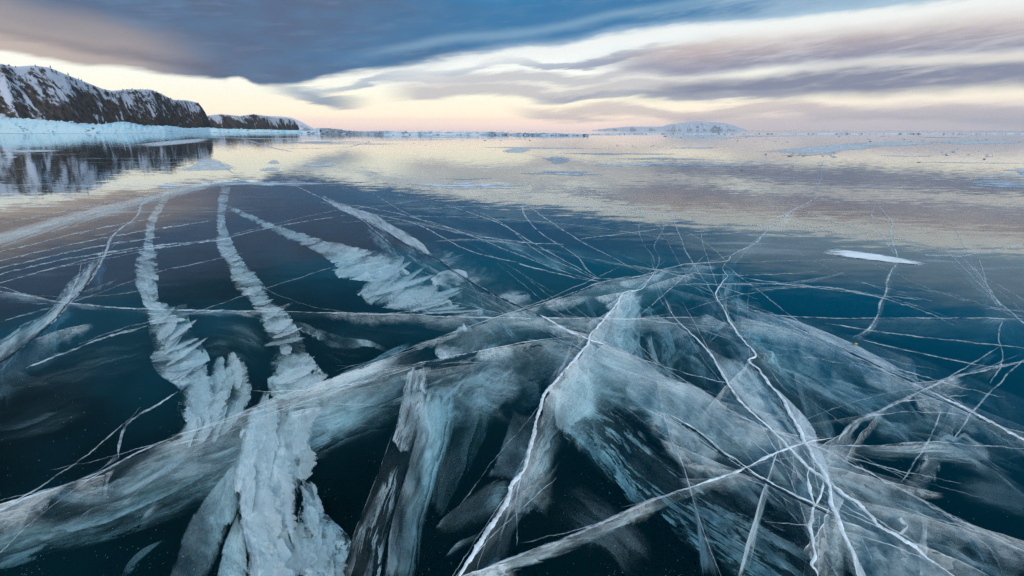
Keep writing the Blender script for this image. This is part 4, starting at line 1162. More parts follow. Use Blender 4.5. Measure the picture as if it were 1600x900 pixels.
splinters(of('long curved crack'), B1, 12, 1, (60, 220), (0.08, 0.26), 0.12, (0.2, 0.55), 9)
splinters(of('long curved crack'), B1b, 9, 2, (60, 160), (0.08, 0.3), 0.2, (0.25, 0.6), 5)
splinters(of('thin second crack'), B2, 10, 3, (50, 160), (0.06, 0.24), 0.25, (0.25, 0.6), 7)
splinters(of('widest bright'), S1, 14, 4, (50, 170), (0.10, 0.30), 0.35, (0.25, 0.65), 10)
splinters(of('white crack crossing'), S2, 18, 5, (50, 180), (0.08, 0.28), 0.3, (0.3, 0.7), 12)
splinters(of('white crack with a broad'), S3, 18, 6, (50, 170), (0.08, 0.28), 0.35, (0.3, 0.7), 12)
splinters(of('broad milky shear'), S9, 24, 7, (80, 260), (0.06, 0.24), 0.12, (0.3, 0.75), 21)
splinters(of('long shear crack'), S10, 22, 8, (80, 260), (0.06, 0.24), 0.12, (0.25, 0.6), 18)
splinters(of('dark open crack'), S8, 10, 9, (50, 150), (0.06, 0.2), 0.2, (0.3, 0.6), 9)
splinters(of('straight pale'), S5, 4, 10, (40, 110), (0.05, 0.12), 0.2, (0.2, 0.5), 5)
splinters(of('great dark-edged'), C2, 12, 11, (60, 190), (0.06, 0.24), 0.2, (0.25, 0.6), 8)
splinters(of('long level white'), L1, 8, 12, (80, 220), (0.05, 0.15), 0.12, (0.15, 0.4), 10)
splinters(of('dark zigzag crack'), C1, 8, 13, (50, 140), (0.05, 0.18), 0.3, (0.25, 0.6), 7)
splinters(of('fine white crack that leaves'), S1u, 6, 14, (60, 160), (0.05, 0.15), 0.3, (0.2, 0.45), 4)
splinters(of('curved white crack arching'), [(1308, 692), (1340, 656), (1446, 608), (1535, 579), (1610, 563)], 6, 15, (50, 140), (0.05, 0.2), 0.3, (0.2, 0.5), 7)
splinters(of('blue translucent crack'), [(1505, 404), (1540, 442), (1556, 468), (1610, 512)], 5, 16, (60, 150), (0.05, 0.2), 0.4, (0.2, 0.5), 10)


# ------------------------------------------------------------------ the flakes that make up the feathered columns
P1L = [(262, 296), (240, 325), (228, 350), (224, 380), (214, 400), (209, 432), (220, 462), (226, 485), (234, 510), (236, 545), (246, 580), (275, 604)]
P1R = [(275, 298), (255, 325), (243, 350), (240, 380), (246, 400), (250, 430), (248, 455), (262, 480), (296, 500), (318, 540), (326, 562), (300, 604)]
o1 = of('first feathered')
flakes(o1, P1L, P1R, 46, 21)
flakes(o1, [(290, 600), (279, 625), (279, 652), (288, 680)], [(376, 572), (388, 600), (390, 630), (345, 668)], 18, 22, 'shard', (0.05, 0.10), size=0.8)
o2 = of('second feathered')
flakes(o2, [(346, 282), (341, 310), (338, 345), (340, 388), (358, 420), (364, 445), (390, 472), (404, 495), (412, 530), (420, 580), (428, 618)],
       [(362, 282), (357, 310), (352, 345), (368, 388), (388, 418), (412, 444), (422, 466), (455, 494), (478, 540), (504, 578), (520, 602)], 46, 23, skew=(-0.1, 0.3))
o3 = of('third feathered')
flakes(o3, [(352, 326), (395, 347), (440, 370), (480, 388), (510, 406), (540, 432), (556, 458), (600, 480), (660, 490)],
       [(352, 318), (400, 338), (450, 357), (505, 372), (560, 386), (625, 402), (660, 424), (700, 446), (735, 470)], 44, 24, skew=(-0.5, 0.1), depth=(0.03, 0.08), size=1.3)
o4 = of('thick ragged white column')
flakes(o4, [(386, 636), (375, 670), (370, 705), (366, 745), (369, 790), (376, 830), (384, 870), (380, 912)], [(482, 640), (485, 680), (480, 715), (478, 750), (474, 790), (472, 830), (476, 870), (476, 912)], 26, 25, 'shard', (0.03, 0.10), size=0.9)
flakes(o4, [(470, 745), (470, 790), (468, 830), (472, 912)], [(490, 760), (512, 800), (546, 850), (525, 912)], 22, 26, 'shard', (0.08, 0.15), size=0.8)


# faint cloudy layers deep in the black ice
for lab, a, b in [
    ('faint grey layer deep in the black ice below the left zigzag crack', [(60, 540), (120, 520), (190, 505), (250, 495)], [(40, 640), (110, 620), (190, 590), (250, 560)]),
    ('faint grey layer deep in the black ice at the left edge', [(-30, 600), (40, 585), (110, 570), (180, 560)], [(-30, 700), (40, 690), (120, 660), (190, 630)]),
    ('faint grey layer between the two feathered columns', [(300, 500), (340, 495), (380, 500), (420, 520)], [(310, 560), (345, 565), (385, 570), (415, 575)]),
    ('faint grey layer right of the second feathered column', [(470, 500), (540, 505), (610, 510), (680, 515)], [(500, 560), (550, 570), (600, 560), (650, 545)]),
    ('faint grey layer in the black ice at the bottom centre', [(860, 720), (920, 760), (980, 800), (1030, 850)], [(830, 820), (880, 850), (940, 880), (1000, 910)]),
    ('faint grey layer in the black hole near the right edge', [(1330, 650), (1390, 640), (1450, 640), (1500, 650)], [(1330, 685), (1390, 690), (1450, 688), (1500, 690)]),
    ('faint grey layer low at the right edge', [(1480, 730), (1530, 735), (1580, 745), (1620, 760)], [(1500, 790), (1540, 800), (1590, 815), (1630, 830)])]:
    o = thing('frost_wisp', lab, 'frost wisp', None, 'faint layers in the black ice')
    _seed[0] += 1
    loft('veil', o, a, b, d0=0.08, d1=0.16, nu=40, nv=14, rough=0.02,
         mat=mat_frost(dens=0.62, along=0.7, across=1.5, scale=3.2, holes=0.15, top=0.7, bot=0.8, ends=0.5, rag=0.5, veil=0.12, amax=0.15, rim=0.0, detail=0.4, seed=_seed[0] * 1.1))

splinters(of('level hairline continuing'), [(1180, 440), (1300, 450), (1450, 470), (1610, 490)], 4, 31, (120, 260), (0.05, 0.15), 0.10, (0.15, 0.3), 9)
splinters(of('level hairline continuing'), [(1050, 340), (1250, 355), (1450, 380), (1610, 400)], 0, 32, (200, 420), (0.05, 0.15), 0.12, (0.15, 0.3), 8)
splinters(of('great dark-edged'), [(620, 340), (760, 370), (900, 400), (1010, 420)], 5, 33, (160, 380), (0.05, 0.16), 0.14, (0.2, 0.4), 10)

# crisp see-through planes inside the broad bands
flakes(of('long curved crack'), [(0, 800), (160, 737), (340, 662), (520, 592), (690, 528)], [(0, 895), (200, 832), (350, 778), (560, 694), (690, 610)], 16, 41, 'shard', (0.05, 0.2), size=1.8, clear=True, name='fracture_plane')
flakes(of('broad milky shear'), S9, [(870, 590), (980, 668), (1090, 748), (1230, 812), (1380, 872), (1570, 960)], 34, 42, 'shard', (0.03, 0.18), size=1.6, clear=True, name='fracture_plane')
flakes(of('long shear crack'), S10, [(1130, 545), (1250, 615), (1380, 680), (1500, 730), (1620, 785)], 26, 43, 'shard', (0.03, 0.2), size=1.9, clear=True, name='fracture_plane')
flakes(of('white crack crossing'), S2[:15], [(985, 560), (1040, 640), (1120, 690), (1200, 745), (1230, 775)], 16, 44, 'shard', (0.04, 0.2), size=1.5, clear=True, name='fracture_plane')
flakes(of('white crack with a broad'), S3[2:20], [(1170, 440), (1170, 510), (1230, 560), (1270, 625), (1310, 690)], 14, 45, 'shard', (0.04, 0.2), size=1.6, clear=True, name='fracture_plane')
flakes(of('widest bright'), S1[:14], [(775, 930), (818, 820), (872, 730), (905, 665)], 10, 46, 'shard', (0.03, 0.18), size=1.6, clear=True, name='fracture_plane')
flakes(of('thin second crack'), B2[4:], [(690, 668), (750, 665), (810, 650), (862, 600)], 10, 47, 'shard', (0.05, 0.2), size=0.9, clear=True, wide=(0.15, 0.35), name='fracture_plane')
flakes(of('great dark-edged'), C2[4:], [(560, 372), (650, 440), (740, 512), (830, 540), (880, 536)], 12, 48, 'shard', (0.03, 0.15), size=1.8, clear=True, name='fracture_plane')


rng = random.Random(11)
# ------------------------------------------------------------------ snow lying on the ice
def mat_snow(name, col=(0.74, 0.77, 0.83), grey=0.75, thin=0.25):
    m, t, out = material(name)
    pos = t.n.new('ShaderNodeNewGeometry').outputs['Position']
    n = t.noise(t.mapping(pos, scale=(1, 2.2, 1)), 2.2, 5, 0.65)
    bs = t.new('ShaderNodeBsdfPrincipled', Roughness=0.85)
    t.l.new(t.mix(t.sm(n, 0.32, 0.62), tuple(c * grey for c in col), col), bs.inputs['Base Color'])
    # the rim thins out into blown powder
    un = t.n.new('ShaderNodeUVMap')
    un.uv_map = 'unit'
    rr = t.sep(un.outputs[0])[0]
    n2 = t.noise(t.mapping(pos, scale=(1, 3.0, 1)), 5.0, 4, 0.7)
    t.l.new(t.mul(t.sm(t.add(t.sub(1.0, rr), t.mul(t.sub(n2, 0.5), 1.0)), 0.0, 0.4), t.sm(n, 0.34, 0.60, thin, 0.95)), bs.inputs['Alpha'])
    t.l.new(bs.outputs[0], out.inputs[0])
    return m


SNOW_FLAT = mat_snow('wind-packed snow')
SNOW_BRIGHT = mat_snow('clean white snow', (0.90, 0.92, 0.95), 0.88, 0.85)
SNOW_GREY = mat_snow('thin grey snow crust', (0.50, 0.56, 0.66), 0.6)


def blob(name, label, cx, cy, w, h, mat, cat='snow patch', group='snow patches on the ice', tilt=0.0, lumps=0.35, thick=0.02, seed=0, pts=None):
    """a low patch of snow; cx, cy, w, h where the picture shows it"""
    n = 56
    ring = []
    for i in range(n):
        a = 2 * math.pi * i / n
        if pts is None:
            k = 1 + lumps * (mnoise.noise(Vector((math.cos(a) * 1.6, math.sin(a) * 1.6, seed * 3.1))) * 1.5 + 0.6 * mnoise.noise(Vector((math.cos(a) * 5, math.sin(a) * 5, seed * 3.1))))
            x, y = math.cos(a) * w / 2 * k, math.sin(a) * h / 2 * k
            ring.append((cx + x, cy + y + x * tilt))
    if pts is not None:
        q = resample(list(pts) + [pts[0]], n + 1)[:-1]
        ring = [tuple(p) for p in q]
        cx, cy = np.mean(q, axis=0)
    c = on_ice(cx, cy)
    V, Fc = [], []
    R_ = [on_ice(x, max(y, 205.6)) for x, y in ring]
    steps = [(1.0, 0.0015), (0.93, 0.35), (0.75, 0.7), (0.45, 0.9), (0.2, 1.0)]
    for s, hz in steps:
        for p in R_:
            q = c.lerp(p, s)
            nz = 1 + 0.5 * mnoise.noise(Vector((q.x * 0.7, q.y * 0.7, seed)))
            V.append((q.x, q.y, 0.002 + thick * hz * nz))
    V.append((c.x, c.y, 0.002 + thick))
    for k in range(len(steps) - 1):
        for i in range(n):
            j = (i + 1) % n
            Fc.append((k * n + i, k * n + j, (k + 1) * n + j, (k + 1) * n + i))
    k = len(steps) - 1
    for i in range(n):
        Fc.append((k * n + i, k * n + (i + 1) % n, len(V) - 1))
    me = mesh(name, V, Fc)
    un_ = me.uv_layers.new(name='unit')
    rad = np.array([s for s, _h in steps for _ in range(n)] + [0.0])
    idx = np.empty(len(me.loops), np.int32)
    me.loops.foreach_get('vertex_index', idx)
    un_.data.foreach_set('uv', np.stack([rad[idx], rad[idx]], 1).astype(np.float32).ravel())
    o = link(name, me, None, mat)
    return tag(o, label, cat, group)


blob('snow_strip', 'long narrow bright white snow strip on the dark blue ice at the right', 0, 0, 0, 0, SNOW_BRIGHT, seed=1, thick=0.004,
     pts=[(1285, 396), (1292, 390), (1310, 389), (1340, 393), (1372, 397), (1400, 402), (1430, 407), (1452, 413), (1448, 416), (1425, 414), (1395, 411), (1360, 407), (1325, 403), (1298, 400)])
patches = [
    ('large snow plate split by a crack at the far left', [(272, 265), (300, 258), (312, 248), (330, 246), (348, 252), (372, 262), (360, 267), (320, 267), (290, 268)], SNOW_FLAT),
    ('small oval snow patch in front of the split plate', [(240, 292), (252, 288), (275, 287), (288, 291), (270, 295), (250, 295)], SNOW_FLAT),
    ('little peaked snow patch beside the split plate', [(416, 255), (424, 250), (432, 250), (438, 255), (426, 257)], SNOW_FLAT),
    ('flat snow patch just below the little peaked one', [(402, 265), (420, 261), (438, 262), (434, 267), (412, 268)], SNOW_FLAT),
    ('thin long snow patch left of the bright reflection', [(470, 258), (490, 256), (515, 256), (528, 259), (505, 261), (480, 261)], SNOW_FLAT),
    ('oval grey snow patch at the centre of the far ice', [(782, 236), (795, 232), (818, 231), (832, 234), (815, 239), (792, 239)], SNOW_FLAT),
    ('ragged grey crust behind the centre cracks', [(845, 247), (868, 245), (888, 247), (893, 252), (880, 256), (866, 258), (858, 252)], SNOW_GREY),
    ('long snow drift on the far right ice with a dark edge', [(1178, 237), (1215, 233), (1250, 230), (1300, 226), (1345, 223), (1385, 228), (1360, 233), (1320, 236), (1300, 244), (1260, 242), (1220, 240)], SNOW_FLAT),
    ('thin drift streak beyond the long drift', [(1310, 226), (1360, 222), (1420, 221), (1480, 224), (1440, 227), (1380, 229)], SNOW_FLAT),
    ('far right drift streak near the picture edge', [(1440, 221), (1500, 219), (1570, 219), (1620, 222), (1560, 225), (1490, 226)], SNOW_FLAT),
    ('grey crust lying at the right edge', [(1500, 285), (1530, 281), (1570, 282), (1620, 285), (1620, 294), (1560, 294), (1520, 291)], SNOW_GREY),
    ('dark crust at the right edge below the drifts', [(1585, 268), (1620, 256), (1620, 280), (1598, 277)], SNOW_GREY),
    ('pale streak of snow in front of the cliff mirror image', [(205, 226), (250, 221), (300, 217), (330, 216), (322, 221), (280, 226), (230, 230)], SNOW_FLAT),
    ('second pale streak across the cliff mirror image', [(0, 236), (30, 234), (80, 234), (100, 236), (60, 238), (20, 239)], SNOW_FLAT),
    ('short white streak in the dark mirror image', [(0, 246), (12, 244), (30, 245), (18, 248)], SNOW_FLAT),
]
for k, (lab, pts, mt) in enumerate(patches):
    blob('snow_patch', lab, 0, 0, 0, 0, mt, seed=k + 4, pts=pts, thick=0.003)
for k in range(34):
    cx_ = rng.uniform(380, 1640)
    cy_ = 210.5 + 80 * rng.random() ** 1.7
    w_ = rng.uniform(50, 190)
    h_ = rng.uniform(0.6, 2.4) * (cy_ - 200) / 22.0
    blob('drift_streak', 'thin pale streak of drifted snow lying level on the far ice', cx_, cy_, w_, max(1.0, h_), SNOW_GREY if k % 3 == 0 else SNOW_FLAT, cat='snow streak', group='drift streaks on the far ice',
         tilt=rng.uniform(-0.02, 0.03), lumps=0.6, thick=0.004, seed=60 + k)
blob('snow_ledge', 'low white apron of snow along the foot of the shore ice', 0, 0, 0, 0, SNOW_FLAT, seed=40, thick=0.05,
     pts=[(-120, 210), (0, 209.2), (120, 208.5), (260, 208.3), (400, 208), (480, 208), (480, 206.5), (300, 206.5), (100, 206.8), (-120, 207)], cat='snow ledge', group='snow ledges by the shore')

# ------------------------------------------------------------------ broken ice: pressure ridges and loose shards
def mat_block(name, white, blue):
    m, t, out = material(name)
    pos = t.n.new('ShaderNodeNewGeometry').outputs['Position']
    n = t.noise(t.mapping(pos, scale=(1, 1, 2.2)), 0.35, 4, 0.7)
    oi = t.n.new('ShaderNodeObjectInfo').outputs['Random']
    bs = t.new('ShaderNodeBsdfPrincipled', Roughness=0.35)
    t.l.new(t.mix(t.sm(t.add(t.mul(n, 0.8), t.mul(oi, 0.2)), 0.42, 0.58), white, blue), bs.inputs['Base Color'])
    t.l.new(bs.outputs[0], out.inputs[0])
    return m


TURQ = mat_block('turquoise shore ice', (0.42, 0.56, 0.63), (0.14, 0.42, 0.54))
BLUEICE = mat_block('blue grey ice blocks', (0.48, 0.54, 0.62), (0.18, 0.27, 0.38))


def shard_mesh(name, k):
    """an angular slab with broken, uneven edges"""
    r = random.Random(k)
    n = r.choice((5, 6, 7))
    bot, top = [], []
    for i in range(n):
        a = 2 * math.pi * (i + r.uniform(-.25, .25)) / n
        q = r.uniform(0.7, 1.15)
        bot.append((math.cos(a) * q, math.sin(a) * q * 0.7, -0.22 * r.uniform(0.7, 1.2)))
        top.append((math.cos(a) * q * r.uniform(0.75, 1), math.sin(a) * q * 0.7 * r.uniform(0.75, 1), 0.22 * r.uniform(0.6, 1.3)))
    f = [tuple(range(n - 1, -1, -1)), tuple(range(n, 2 * n))] + [(i, (i + 1) % n, n + (i + 1) % n, n + i) for i in range(n)]
    return mesh(name, bot + top, f, smooth=False)


SHARDS = {}
for mt in (TURQ, BLUEICE):
    SHARDS[mt.name] = []
    for k in range(8):
        me = shard_mesh('ice_block', k + (50 if mt is BLUEICE else 0))
        me.materials.append(mt)
        SHARDS[mt.name].append(me)


def ridge(name, label, line, n, size, mt, group=None, cat='ice ridge', hump=None):
    """line: (px, base py, top py); blocks piled along it"""
    o = thing(name, label, cat, None, group)
    line = np.array(line, float)
    # packed rubble under the blocks
    cols = 320
    rows = 11
    V = []
    for i in range(cols):
        px = np.interp(i / (cols - 1), np.linspace(0, 1, len(line)), line[:, 0])
        by = np.interp(px, line[:, 0], line[:, 1])
        ty = np.interp(px, line[:, 0], line[:, 2])
        b = on_ice(px, by)
        D = math.hypot(b.x, b.y)
        H = max(0.05, (by - ty) / F * D - (by - 204.0) / F * D * 0)
        u = Vector((b.x, b.y, 0)).normalized()
        for j in range(rows):
            s = j / (rows - 1)
            z = H * math.sin(math.pi * min(1, s * 1.15)) ** 0.8 if s < 0.87 else 0
            z *= 0.78 + 0.4 * mnoise.noise(Vector((px * 0.022, s * 2, 3.3))) + 0.12 * mnoise.noise(Vector((px * 0.25, s * 7, 8.3)))
            p = b + u * (s * H * 3.0)
            V.append((p.x, p.y, max(0.0, z) - 0.02))
    r0 = link('rubble', mesh('rubble', V, grid_faces(cols, rows), smooth=False), o, mt)
    r0['kind'] = 'stuff'
    ms = SHARDS[mt.name]
    for i in range(n):
        t_ = rng.random()
        px = line[0, 0] + (line[-1, 0] - line[0, 0]) * t_
        by = np.interp(px, line[:, 0], line[:, 1])
        ty = np.interp(px, line[:, 0], line[:, 2])
        b = on_ice(px, by)
        D = math.hypot(b.x, b.y)
        H = (by - ty) / F * D
        u = Vector((b.x, b.y, 0)).normalized()
        s = rng.random() ** 1.3
        z = H * 0.75 * math.sin(math.pi * min(1, s * 1.1)) ** 0.8 * rng.uniform(0.5, 1.0)
        p = b + u * (s * H * 2.6)
        k = link('ice_block', ms[i % 8], o)
        sz = size * D / F * rng.uniform(0.5, 1.4)
        k.location = (p.x, p.y, z)
        k.scale = (sz * rng.uniform(0.8, 1.3), sz, sz * rng.uniform(0.6, 1.3))
        k.rotation_euler = (rng.uniform(-0.55, 0.55), rng.uniform(-0.5, 0.5), rng.uniform(0, 6.28))
    return o


ridge('shore_ice_ridge', 'turquoise bank of piled ice blocks below the snowy cliff',
      [(-160, 208, 187), (0, 208, 190), (90, 208, 193), (150, 208, 189), (200, 207.8, 195), (260, 207.5, 198), (330, 207, 200), (400, 207, 201.5), (480, 207, 203)], 280, 2.0, TURQ, 'ice ridges')
ridge('pressure_ridge', 'low ridge of broken blue grey ice blocks along the far horizon, left of centre',
      [(470, 209, 203), (500, 209, 200.5), (540, 210, 204), (600, 211, 205.5), (680, 211, 205), (730, 211, 206), (765, 211, 204.5), (830, 211.5, 207), (920, 212, 208.5)], 200, 2.4, BLUEICE, 'ice ridges')
ridge('pressure_ridge', 'lower thinner ridge of broken ice right of centre on the horizon',
      [(920, 210, 208.6), (1000, 209.5, 207.6), (1060, 209.5, 208.8), (1120, 209.5, 208), (1200, 209.5, 208.9), (1300, 209.5, 208), (1420, 209.5, 208.8), (1620, 209.5, 208.2)], 110, 1.5, BLUEICE, 'ice ridges')

# loose dark shards scattered on the far right ice
DARKICE = mat_block('dark clear shards', (0.34, 0.40, 0.48), (0.12, 0.16, 0.22))
dark_me = []
for k in range(6):
    me = shard_mesh('ice_shard', 100 + k)
    me.materials.append(DARKICE)
    dark_me.append(me)
spots = []
for x0, x1, y0, y1, n in [(960, 1120, 226, 231, 12), (1180, 1320, 238, 247, 24), (1000, 1600, 213, 222, 26), (1380, 1560, 231, 254, 16), (640, 900, 216, 228, 8), (1150, 1290, 255, 268, 4)]:
    for _ in range(n):
        spots.append((rng.uniform(x0, x1), rng.uniform(y0, y1)))
for px, py in spots:
    o = link('ice_shard', dark_me[rng.randrange(6)])
    p = on_ice(px, py)
    D = math.hypot(p.x, p.y)
    s = D / F * rng.uniform(0.6, 1.8)
    o.location = (p.x, p.y, s * 0.12)
    o.scale = (s * rng.uniform(1, 2.2), s, s * rng.uniform(0.3, 0.7))
    o.rotation_euler = (rng.uniform(-.3, .3), rng.uniform(-.3, .3), rng.uniform(-.5, .5))
    tag(o, 'small dark shard of broken ice lying loose on the far ice', 'ice shard', 'loose ice shards')

FARLINE = mat_seam('broken far crack, grey', (0.36, 0.42, 0.52), 0.36)
for lab, pts, w in [
    ('dark jagged far crack stepping down left of the bright reflection', [(376, 217), (392, 220), (404, 224), (418, 228), (434, 233), (450, 236), (460, 238)], 3.0),
    ('far crack rising to the right from the jagged one', [(440, 233), (480, 232), (520, 231), (548, 229), (562, 226), (578, 222), (570, 219)], 2.6),
    ('thin far crack level below the pressure ridge', [(420, 222), (470, 222), (530, 222.5), (575, 222)], 1.2),
    ('thin crack cutting through the split snow plate', [(340, 250), (346, 258), (355, 264), (364, 270), (380, 272)], 1.3),
    ('far crack slanting to the ragged grey crust', [(790, 237), (812, 239), (832, 242), (850, 247)], 1.6),
    ('far thin crack beside the dark shards on the right', [(1288, 250), (1282, 262), (1284, 276), (1276, 290), (1268, 304)], 1.0)]:
    crack(lab, [(pts, w, FARLINE, dict(jag=0.8))], name='far_crack', cat='far crack', group='cracks on the far ice')

# bubbles and motes frozen into the near ice: nobody could count them
V, Fc = [], []
for i in range(2600):
    px = rng.uniform(-40, 1640)
    py = 900 - (rng.random() ** 1.4) * 420
    if mnoise.noise(Vector((px * 0.012, py * 0.02, 2.0))) < rng.uniform(-0.5, 0.4):
        continue
    c = on_ice(px, py, rng.uniform(0.01, 0.22))
    k = len(V)
    r_ = rng.uniform(0.0004, 0.0010) * (0.6 + c.length * 0.3) * (2.0 if rng.random() < 0.04 else 1.0)
    for dx, dy, dz in ((1, 0, 0), (-1, 0, 0), (0, 1, 0), (0, -1, 0), (0, 0, 1), (0, 0, -1)):
        V.append((c.x + dx * r_ * rng.uniform(.7, 1.4), c.y + dy * r_ * rng.uniform(.7, 1.4), c.z + dz * r_ * 0.6))
    for f in ((0, 2, 4), (2, 1, 4), (1, 3, 4), (3, 0, 4), (2, 0, 5), (1, 2, 5), (3, 1, 5), (0, 3, 5)):
        Fc.append(tuple(k + x for x in f))
bub = link('air_bubbles', mesh('air_bubbles', V, Fc, False), None, mat_plain('white air bubbles', (0.45, 0.55, 0.56), 0.6, 0.5, 40.0))
tag(bub, 'tiny pale air bubbles frozen into the black ice', 'bubbles', kind='stuff')

# one yellow leaf frozen to the white strip
lv = [(-1, 0), (-0.55, 0.34), (-0.2, 0.62), (0.25, 0.5), (0.65, 0.3), (1.05, 0.02), (0.6, -0.3), (0.2, -0.55), (-0.25, -0.4), (-0.6, -0.28)]
c = on_ice(1337, 538)
LV = [(c.x + x * 0.011, c.y + y * 0.020, 0.004 + 0.004 * abs(y) + 0.002 * x) for x, y in lv] + [(c.x, c.y, 0.005)]
LV += [(x, y, z - 0.0012) for x, y, z in LV]
n_ = len(lv)
LF = [(i, (i + 1) % n_, n_) for i in range(n_)] + [((i + 1) % n_ + n_ + 1, i + n_ + 1, 2 * n_ + 1) for i in range(n_)] + [(i, i + n_ + 1, (i + 1) % n_ + n_ + 1, (i + 1) % n_) for i in range(n_)]
leaf = link('leaf', mesh('leaf', LV, LF), None, mat_plain('dry yellow leaf', (0.62, 0.42, 0.08), 0.7, 0.3, 90.0))
tag(leaf, 'single small yellow leaf on the white strip of the right shear crack', 'leaf')

# ------------------------------------------------------------------ the headlands and far mountains
def mat_cliff(name, snow=0.5, scale=0.03, r0=(0.020, 0.018, 0.020), r1=(0.10, 0.068, 0.052)):
    m, t, out = material(name)
    g = t.n.new('ShaderNodeNewGeometry')
    pos = g.outputs['Position']
    uvn = t.n.new('ShaderNodeUVMap')
    uvn.uv_map = 'metres'
    u, v, _ = t.sep(uvn.outputs[0])
    sh = t.xyz(t.add(u, t.mul(v, 0.8)), t.mul(t.sub(u, t.mul(v, 1.3)), 0.42), 0.0)
    n1 = t.noise(sh, scale, 6, 0.70, 0.8)
    n2 = t.noise(pos, scale * 4, 5, 0.65)
    nz = t.sep(g.outputs['Normal'])[2]
    sn = t.add(t.add(t.mul(n1, 0.75), t.mul(n2, 0.25)), t.mul(t.sub(nz, 0.6), 0.25))
    z = t.sep(pos)[2]
    un, vn, _ = t.sep([n for n in [t.n.new('ShaderNodeUVMap')] if not setattr(n, 'uv_map', 'unit')][0].outputs[0])
    sn = t.add(sn, t.mul(t.sub(vn, 0.35), 0.16))
    mask = t.sm(sn, 0.5 + (0.5 - snow) * 0.3 - 0.035, 0.5 + (0.5 - snow) * 0.3 + 0.035)
    rock = t.mix(t.sm(n2, 0.35, 0.65), r0, r1)
    bs = t.new('ShaderNodeBsdfPrincipled', Roughness=0.9)
    t.l.new(t.mix(mask, rock, (0.52, 0.53, 0.60)), bs.inputs['Base Color'])
    t.l.new(bs.outputs[0], out.inputs[0])
    return m


def headland(name, line, mt, rows=26, cols=220, rug=0.25, slope=1.0, seed=0):
    """line: (px, crest py, shore distance m)"""
    line = np.array(line, float)
    V = []
    um = []
    vm = []
    crest = []
    acc = 0.0
    prev = None
    for i in range(cols):
        px = line[0, 0] + (line[-1, 0] - line[0, 0]) * i / (cols - 1)
        cy_ = np.interp(px, line[:, 0], line[:, 1])
        D = np.interp(px, line[:, 0], line[:, 2])
        a, e = azel(px, cy_)
        H = max(0.5, D * math.tan(max(e, 0.0)) * 1.08)
        Wd = H * slope + 4
        H = (D + Wd * 0.8) * math.tan(max(e, 0.0)) + CAM_H
        u = Vector((math.sin(a), math.cos(a), 0))
        base = u * D
        if prev is not None:
            acc += (base - prev).length
        prev = base
        for j in range(rows):
            s = j / (rows - 1) * 1.3
            if s <= 1:
                z = H * (s ** 0.85)
            else:
                z = H * (1 - 0.5 * (s - 1) ** 2)
            gx = acc / 38.0
            gul = (abs(mnoise.noise(Vector((gx - s * 0.8, s * 0.7, seed)))) - 0.25) * 1.2 + mnoise.fractal(Vector((gx * 2.4, s * 3, seed + 5)), 0.7, 2.0, 4) * 0.4
            k = math.sin(math.pi * min(1.0, s)) if s < 1 else 0.0
            z += -H * rug * gul * k * 0.5
            if abs(s - 1.0) < 0.03:
                crest.append((base + u * (Wd * 0.8 * s)) + Vector((0, 0, z)))
            p = base + u * (Wd * 0.8 * s - Wd * rug * gul * k * 0.6)
            V.append((p.x, p.y, z - 0.3 if j else -0.5))
            um.append(acc)
            vm.append(s * H)
    me = mesh(name, V, grid_faces(cols, rows))
    set_uv(me, cols, rows, np.array(um), np.array(vm))
    o = link(name, me, None, mt)
    tag(o, kind='structure')
    return o, crest


CLIFF = mat_cliff('snow-streaked rock', 0.49, 0.085)
CLIFF2 = mat_cliff('snow-streaked rock farther off', 0.50, 0.012)
hill, crest = headland('headland', [(-700, 60, 330), (-400, 75, 340), (-150, 92, 360), (0, 98, 380), (22, 103, 390), (50, 101, 400), (76, 104, 410), (100, 114, 420), (130, 126, 440), (160, 138, 460), (175, 141, 470),
                            (200, 138.5, 490), (236, 139, 520), (252, 146, 540), (270, 155, 560), (292, 156, 590), (310, 160, 610), (319, 172, 630), (327, 188, 645), (334, 202, 655)], CLIFF, seed=2.0, cols=300)
hill2, _ = headland('far_headland', [(300, 182, 1900), (328, 180, 1950), (345, 178, 2000), (375, 181, 2100), (396, 178, 2200), (416, 181, 2300), (432, 184, 2400), (448, 184.5, 2500), (460, 188, 2600), (466, 196, 2650), (468, 203, 2660)],
                     CLIFF2, seed=7.0, cols=160)
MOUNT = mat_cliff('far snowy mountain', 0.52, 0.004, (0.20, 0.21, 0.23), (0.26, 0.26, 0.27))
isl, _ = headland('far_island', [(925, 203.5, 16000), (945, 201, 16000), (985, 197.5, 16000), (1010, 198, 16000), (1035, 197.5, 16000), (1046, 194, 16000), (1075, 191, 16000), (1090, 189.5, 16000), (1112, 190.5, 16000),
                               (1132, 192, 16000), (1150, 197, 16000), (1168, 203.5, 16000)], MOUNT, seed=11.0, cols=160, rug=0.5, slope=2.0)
cape, _ = headland('far_cape', [(400, 180, 9000), (440, 182, 9000), (456, 184, 9000), (470, 190, 9000), (482, 196, 9000), (494, 203.5, 9000)], MOUNT, seed=14.0, cols=80, rug=0.3, slope=2.0)

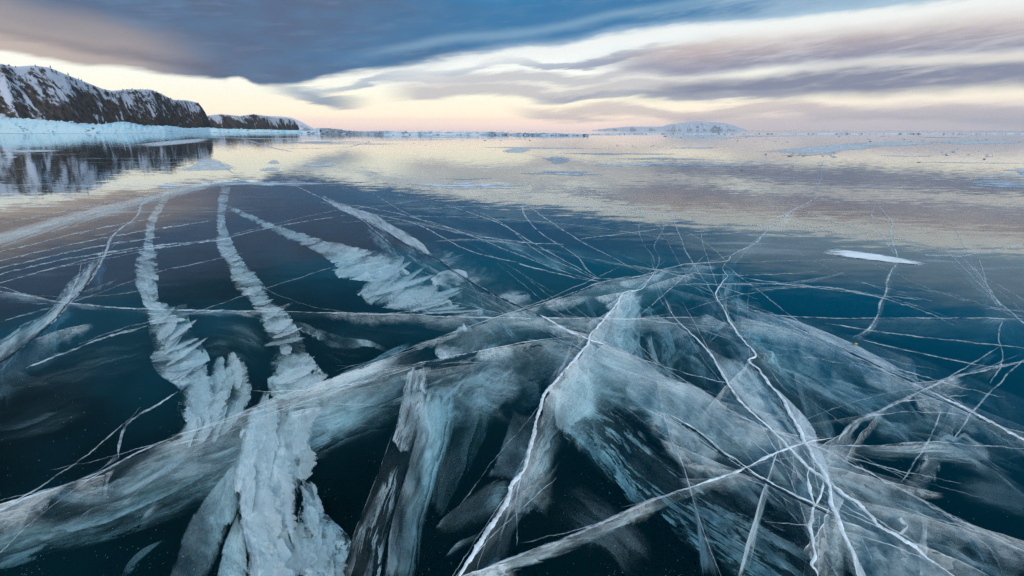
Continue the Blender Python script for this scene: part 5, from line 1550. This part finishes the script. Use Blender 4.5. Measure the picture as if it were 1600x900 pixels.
# conifers on the crest of the near headland
def conifer_mesh(k):
    r = random.Random(k)
    V, Fc = [], []
    def cone(z0, z1, rad, n=6):
        b = len(V)
        for i in range(n):
            a = 2 * math.pi * i / n + r.uniform(-.3, .3)
            q = rad * r.uniform(0.6, 1.2)
            V.append((math.cos(a) * q, math.sin(a) * q, z0 + r.uniform(-.05, .05)))
        V.append((r.uniform(-.04, .04), r.uniform(-.04, .04), z1))
        for i in range(n):
            Fc.append((b + i, b + (i + 1) % n, b + n))
    cone(-0.3, 0.5, 0.05, 4)
    for z0, z1, rad in ((0.10, 0.5, 0.32), (0.30, 0.72, 0.25), (0.52, 0.88, 0.18), (0.70, 1.0, 0.11)):
        cone(z0, z1, rad)
    return mesh('pine_tree', V, Fc, smooth=False)


PINE = mat_plain('dark conifer needles', (0.020, 0.026, 0.020), 0.9, 0.4, 0.8)
pines = []
for k in range(5):
    me = conifer_mesh(k)
    me.materials.append(PINE)
    pines.append(me)
vis = [c for c in crest if -0.92 < math.atan2(c.x, c.y) < -0.58]
for i in range(130):
    c = vis[int(rng.random() ** 1.0 * len(vis)) % len(vis)]
    t_ = mnoise.noise(Vector((c.x * 0.02, c.y * 0.02, 4.0)))
    if t_ < -0.12 and rng.random() < 0.75:
        continue
    o = link('pine_tree', pines[rng.randrange(5)])
    u = Vector((c.x, c.y, 0)).normalized()
    back = rng.uniform(-5, 4)
    h = rng.uniform(0.8, 1.7)
    o.location = (c.x + u.x * back + rng.uniform(-2, 2), c.y + u.y * back, c.z + (back * 0.7 if back < 0 else 0) - 0.5)
    o.scale = (h * 1.15, h * 1.15, h)
    o.rotation_euler = (0, 0, rng.uniform(0, 6.28))
    tag(o, 'small dark conifer on the crest of the snowy headland', 'tree', 'conifers on the headland crest')

# the far air
def haze():
    m, t, out = material('pale far air')
    pv = t.n.new('ShaderNodeVolumePrincipled')
    pv.inputs['Color'].default_value = (0.72, 0.88, 1.0, 1.0)
    pv.inputs['Density'].default_value = 2.5e-5
    pv.inputs['Anisotropy'].default_value = 0.2
    t.l.new(pv.outputs[0], out.inputs['Volume'])
    o = link('haze', box_mesh('haze', -FAR - 10, FAR + 10, -FAR - 10, FAR + 10, -3.6, 420.0), None, m)
    tag(o, kind='stuff')


USE_HAZE = True
if USE_HAZE:
    haze()


# every empty stands at the base of its own thing; the parts stay where they are
from mathutils import Matrix
for o in [x for x in sc.objects if x.type == 'EMPTY' and x.children]:
    pts = []
    for ch in o.children:
        mb = ch.matrix_basis
        pts += [mb @ Vector(b) for b in ch.bound_box]
    c = Vector((sum(q.x for q in pts) / len(pts), sum(q.y for q in pts) / len(pts), min(q.z for q in pts)))
    o.location = c
    for ch in o.children:
        ch.matrix_parent_inverse = Matrix.Translation(-c)
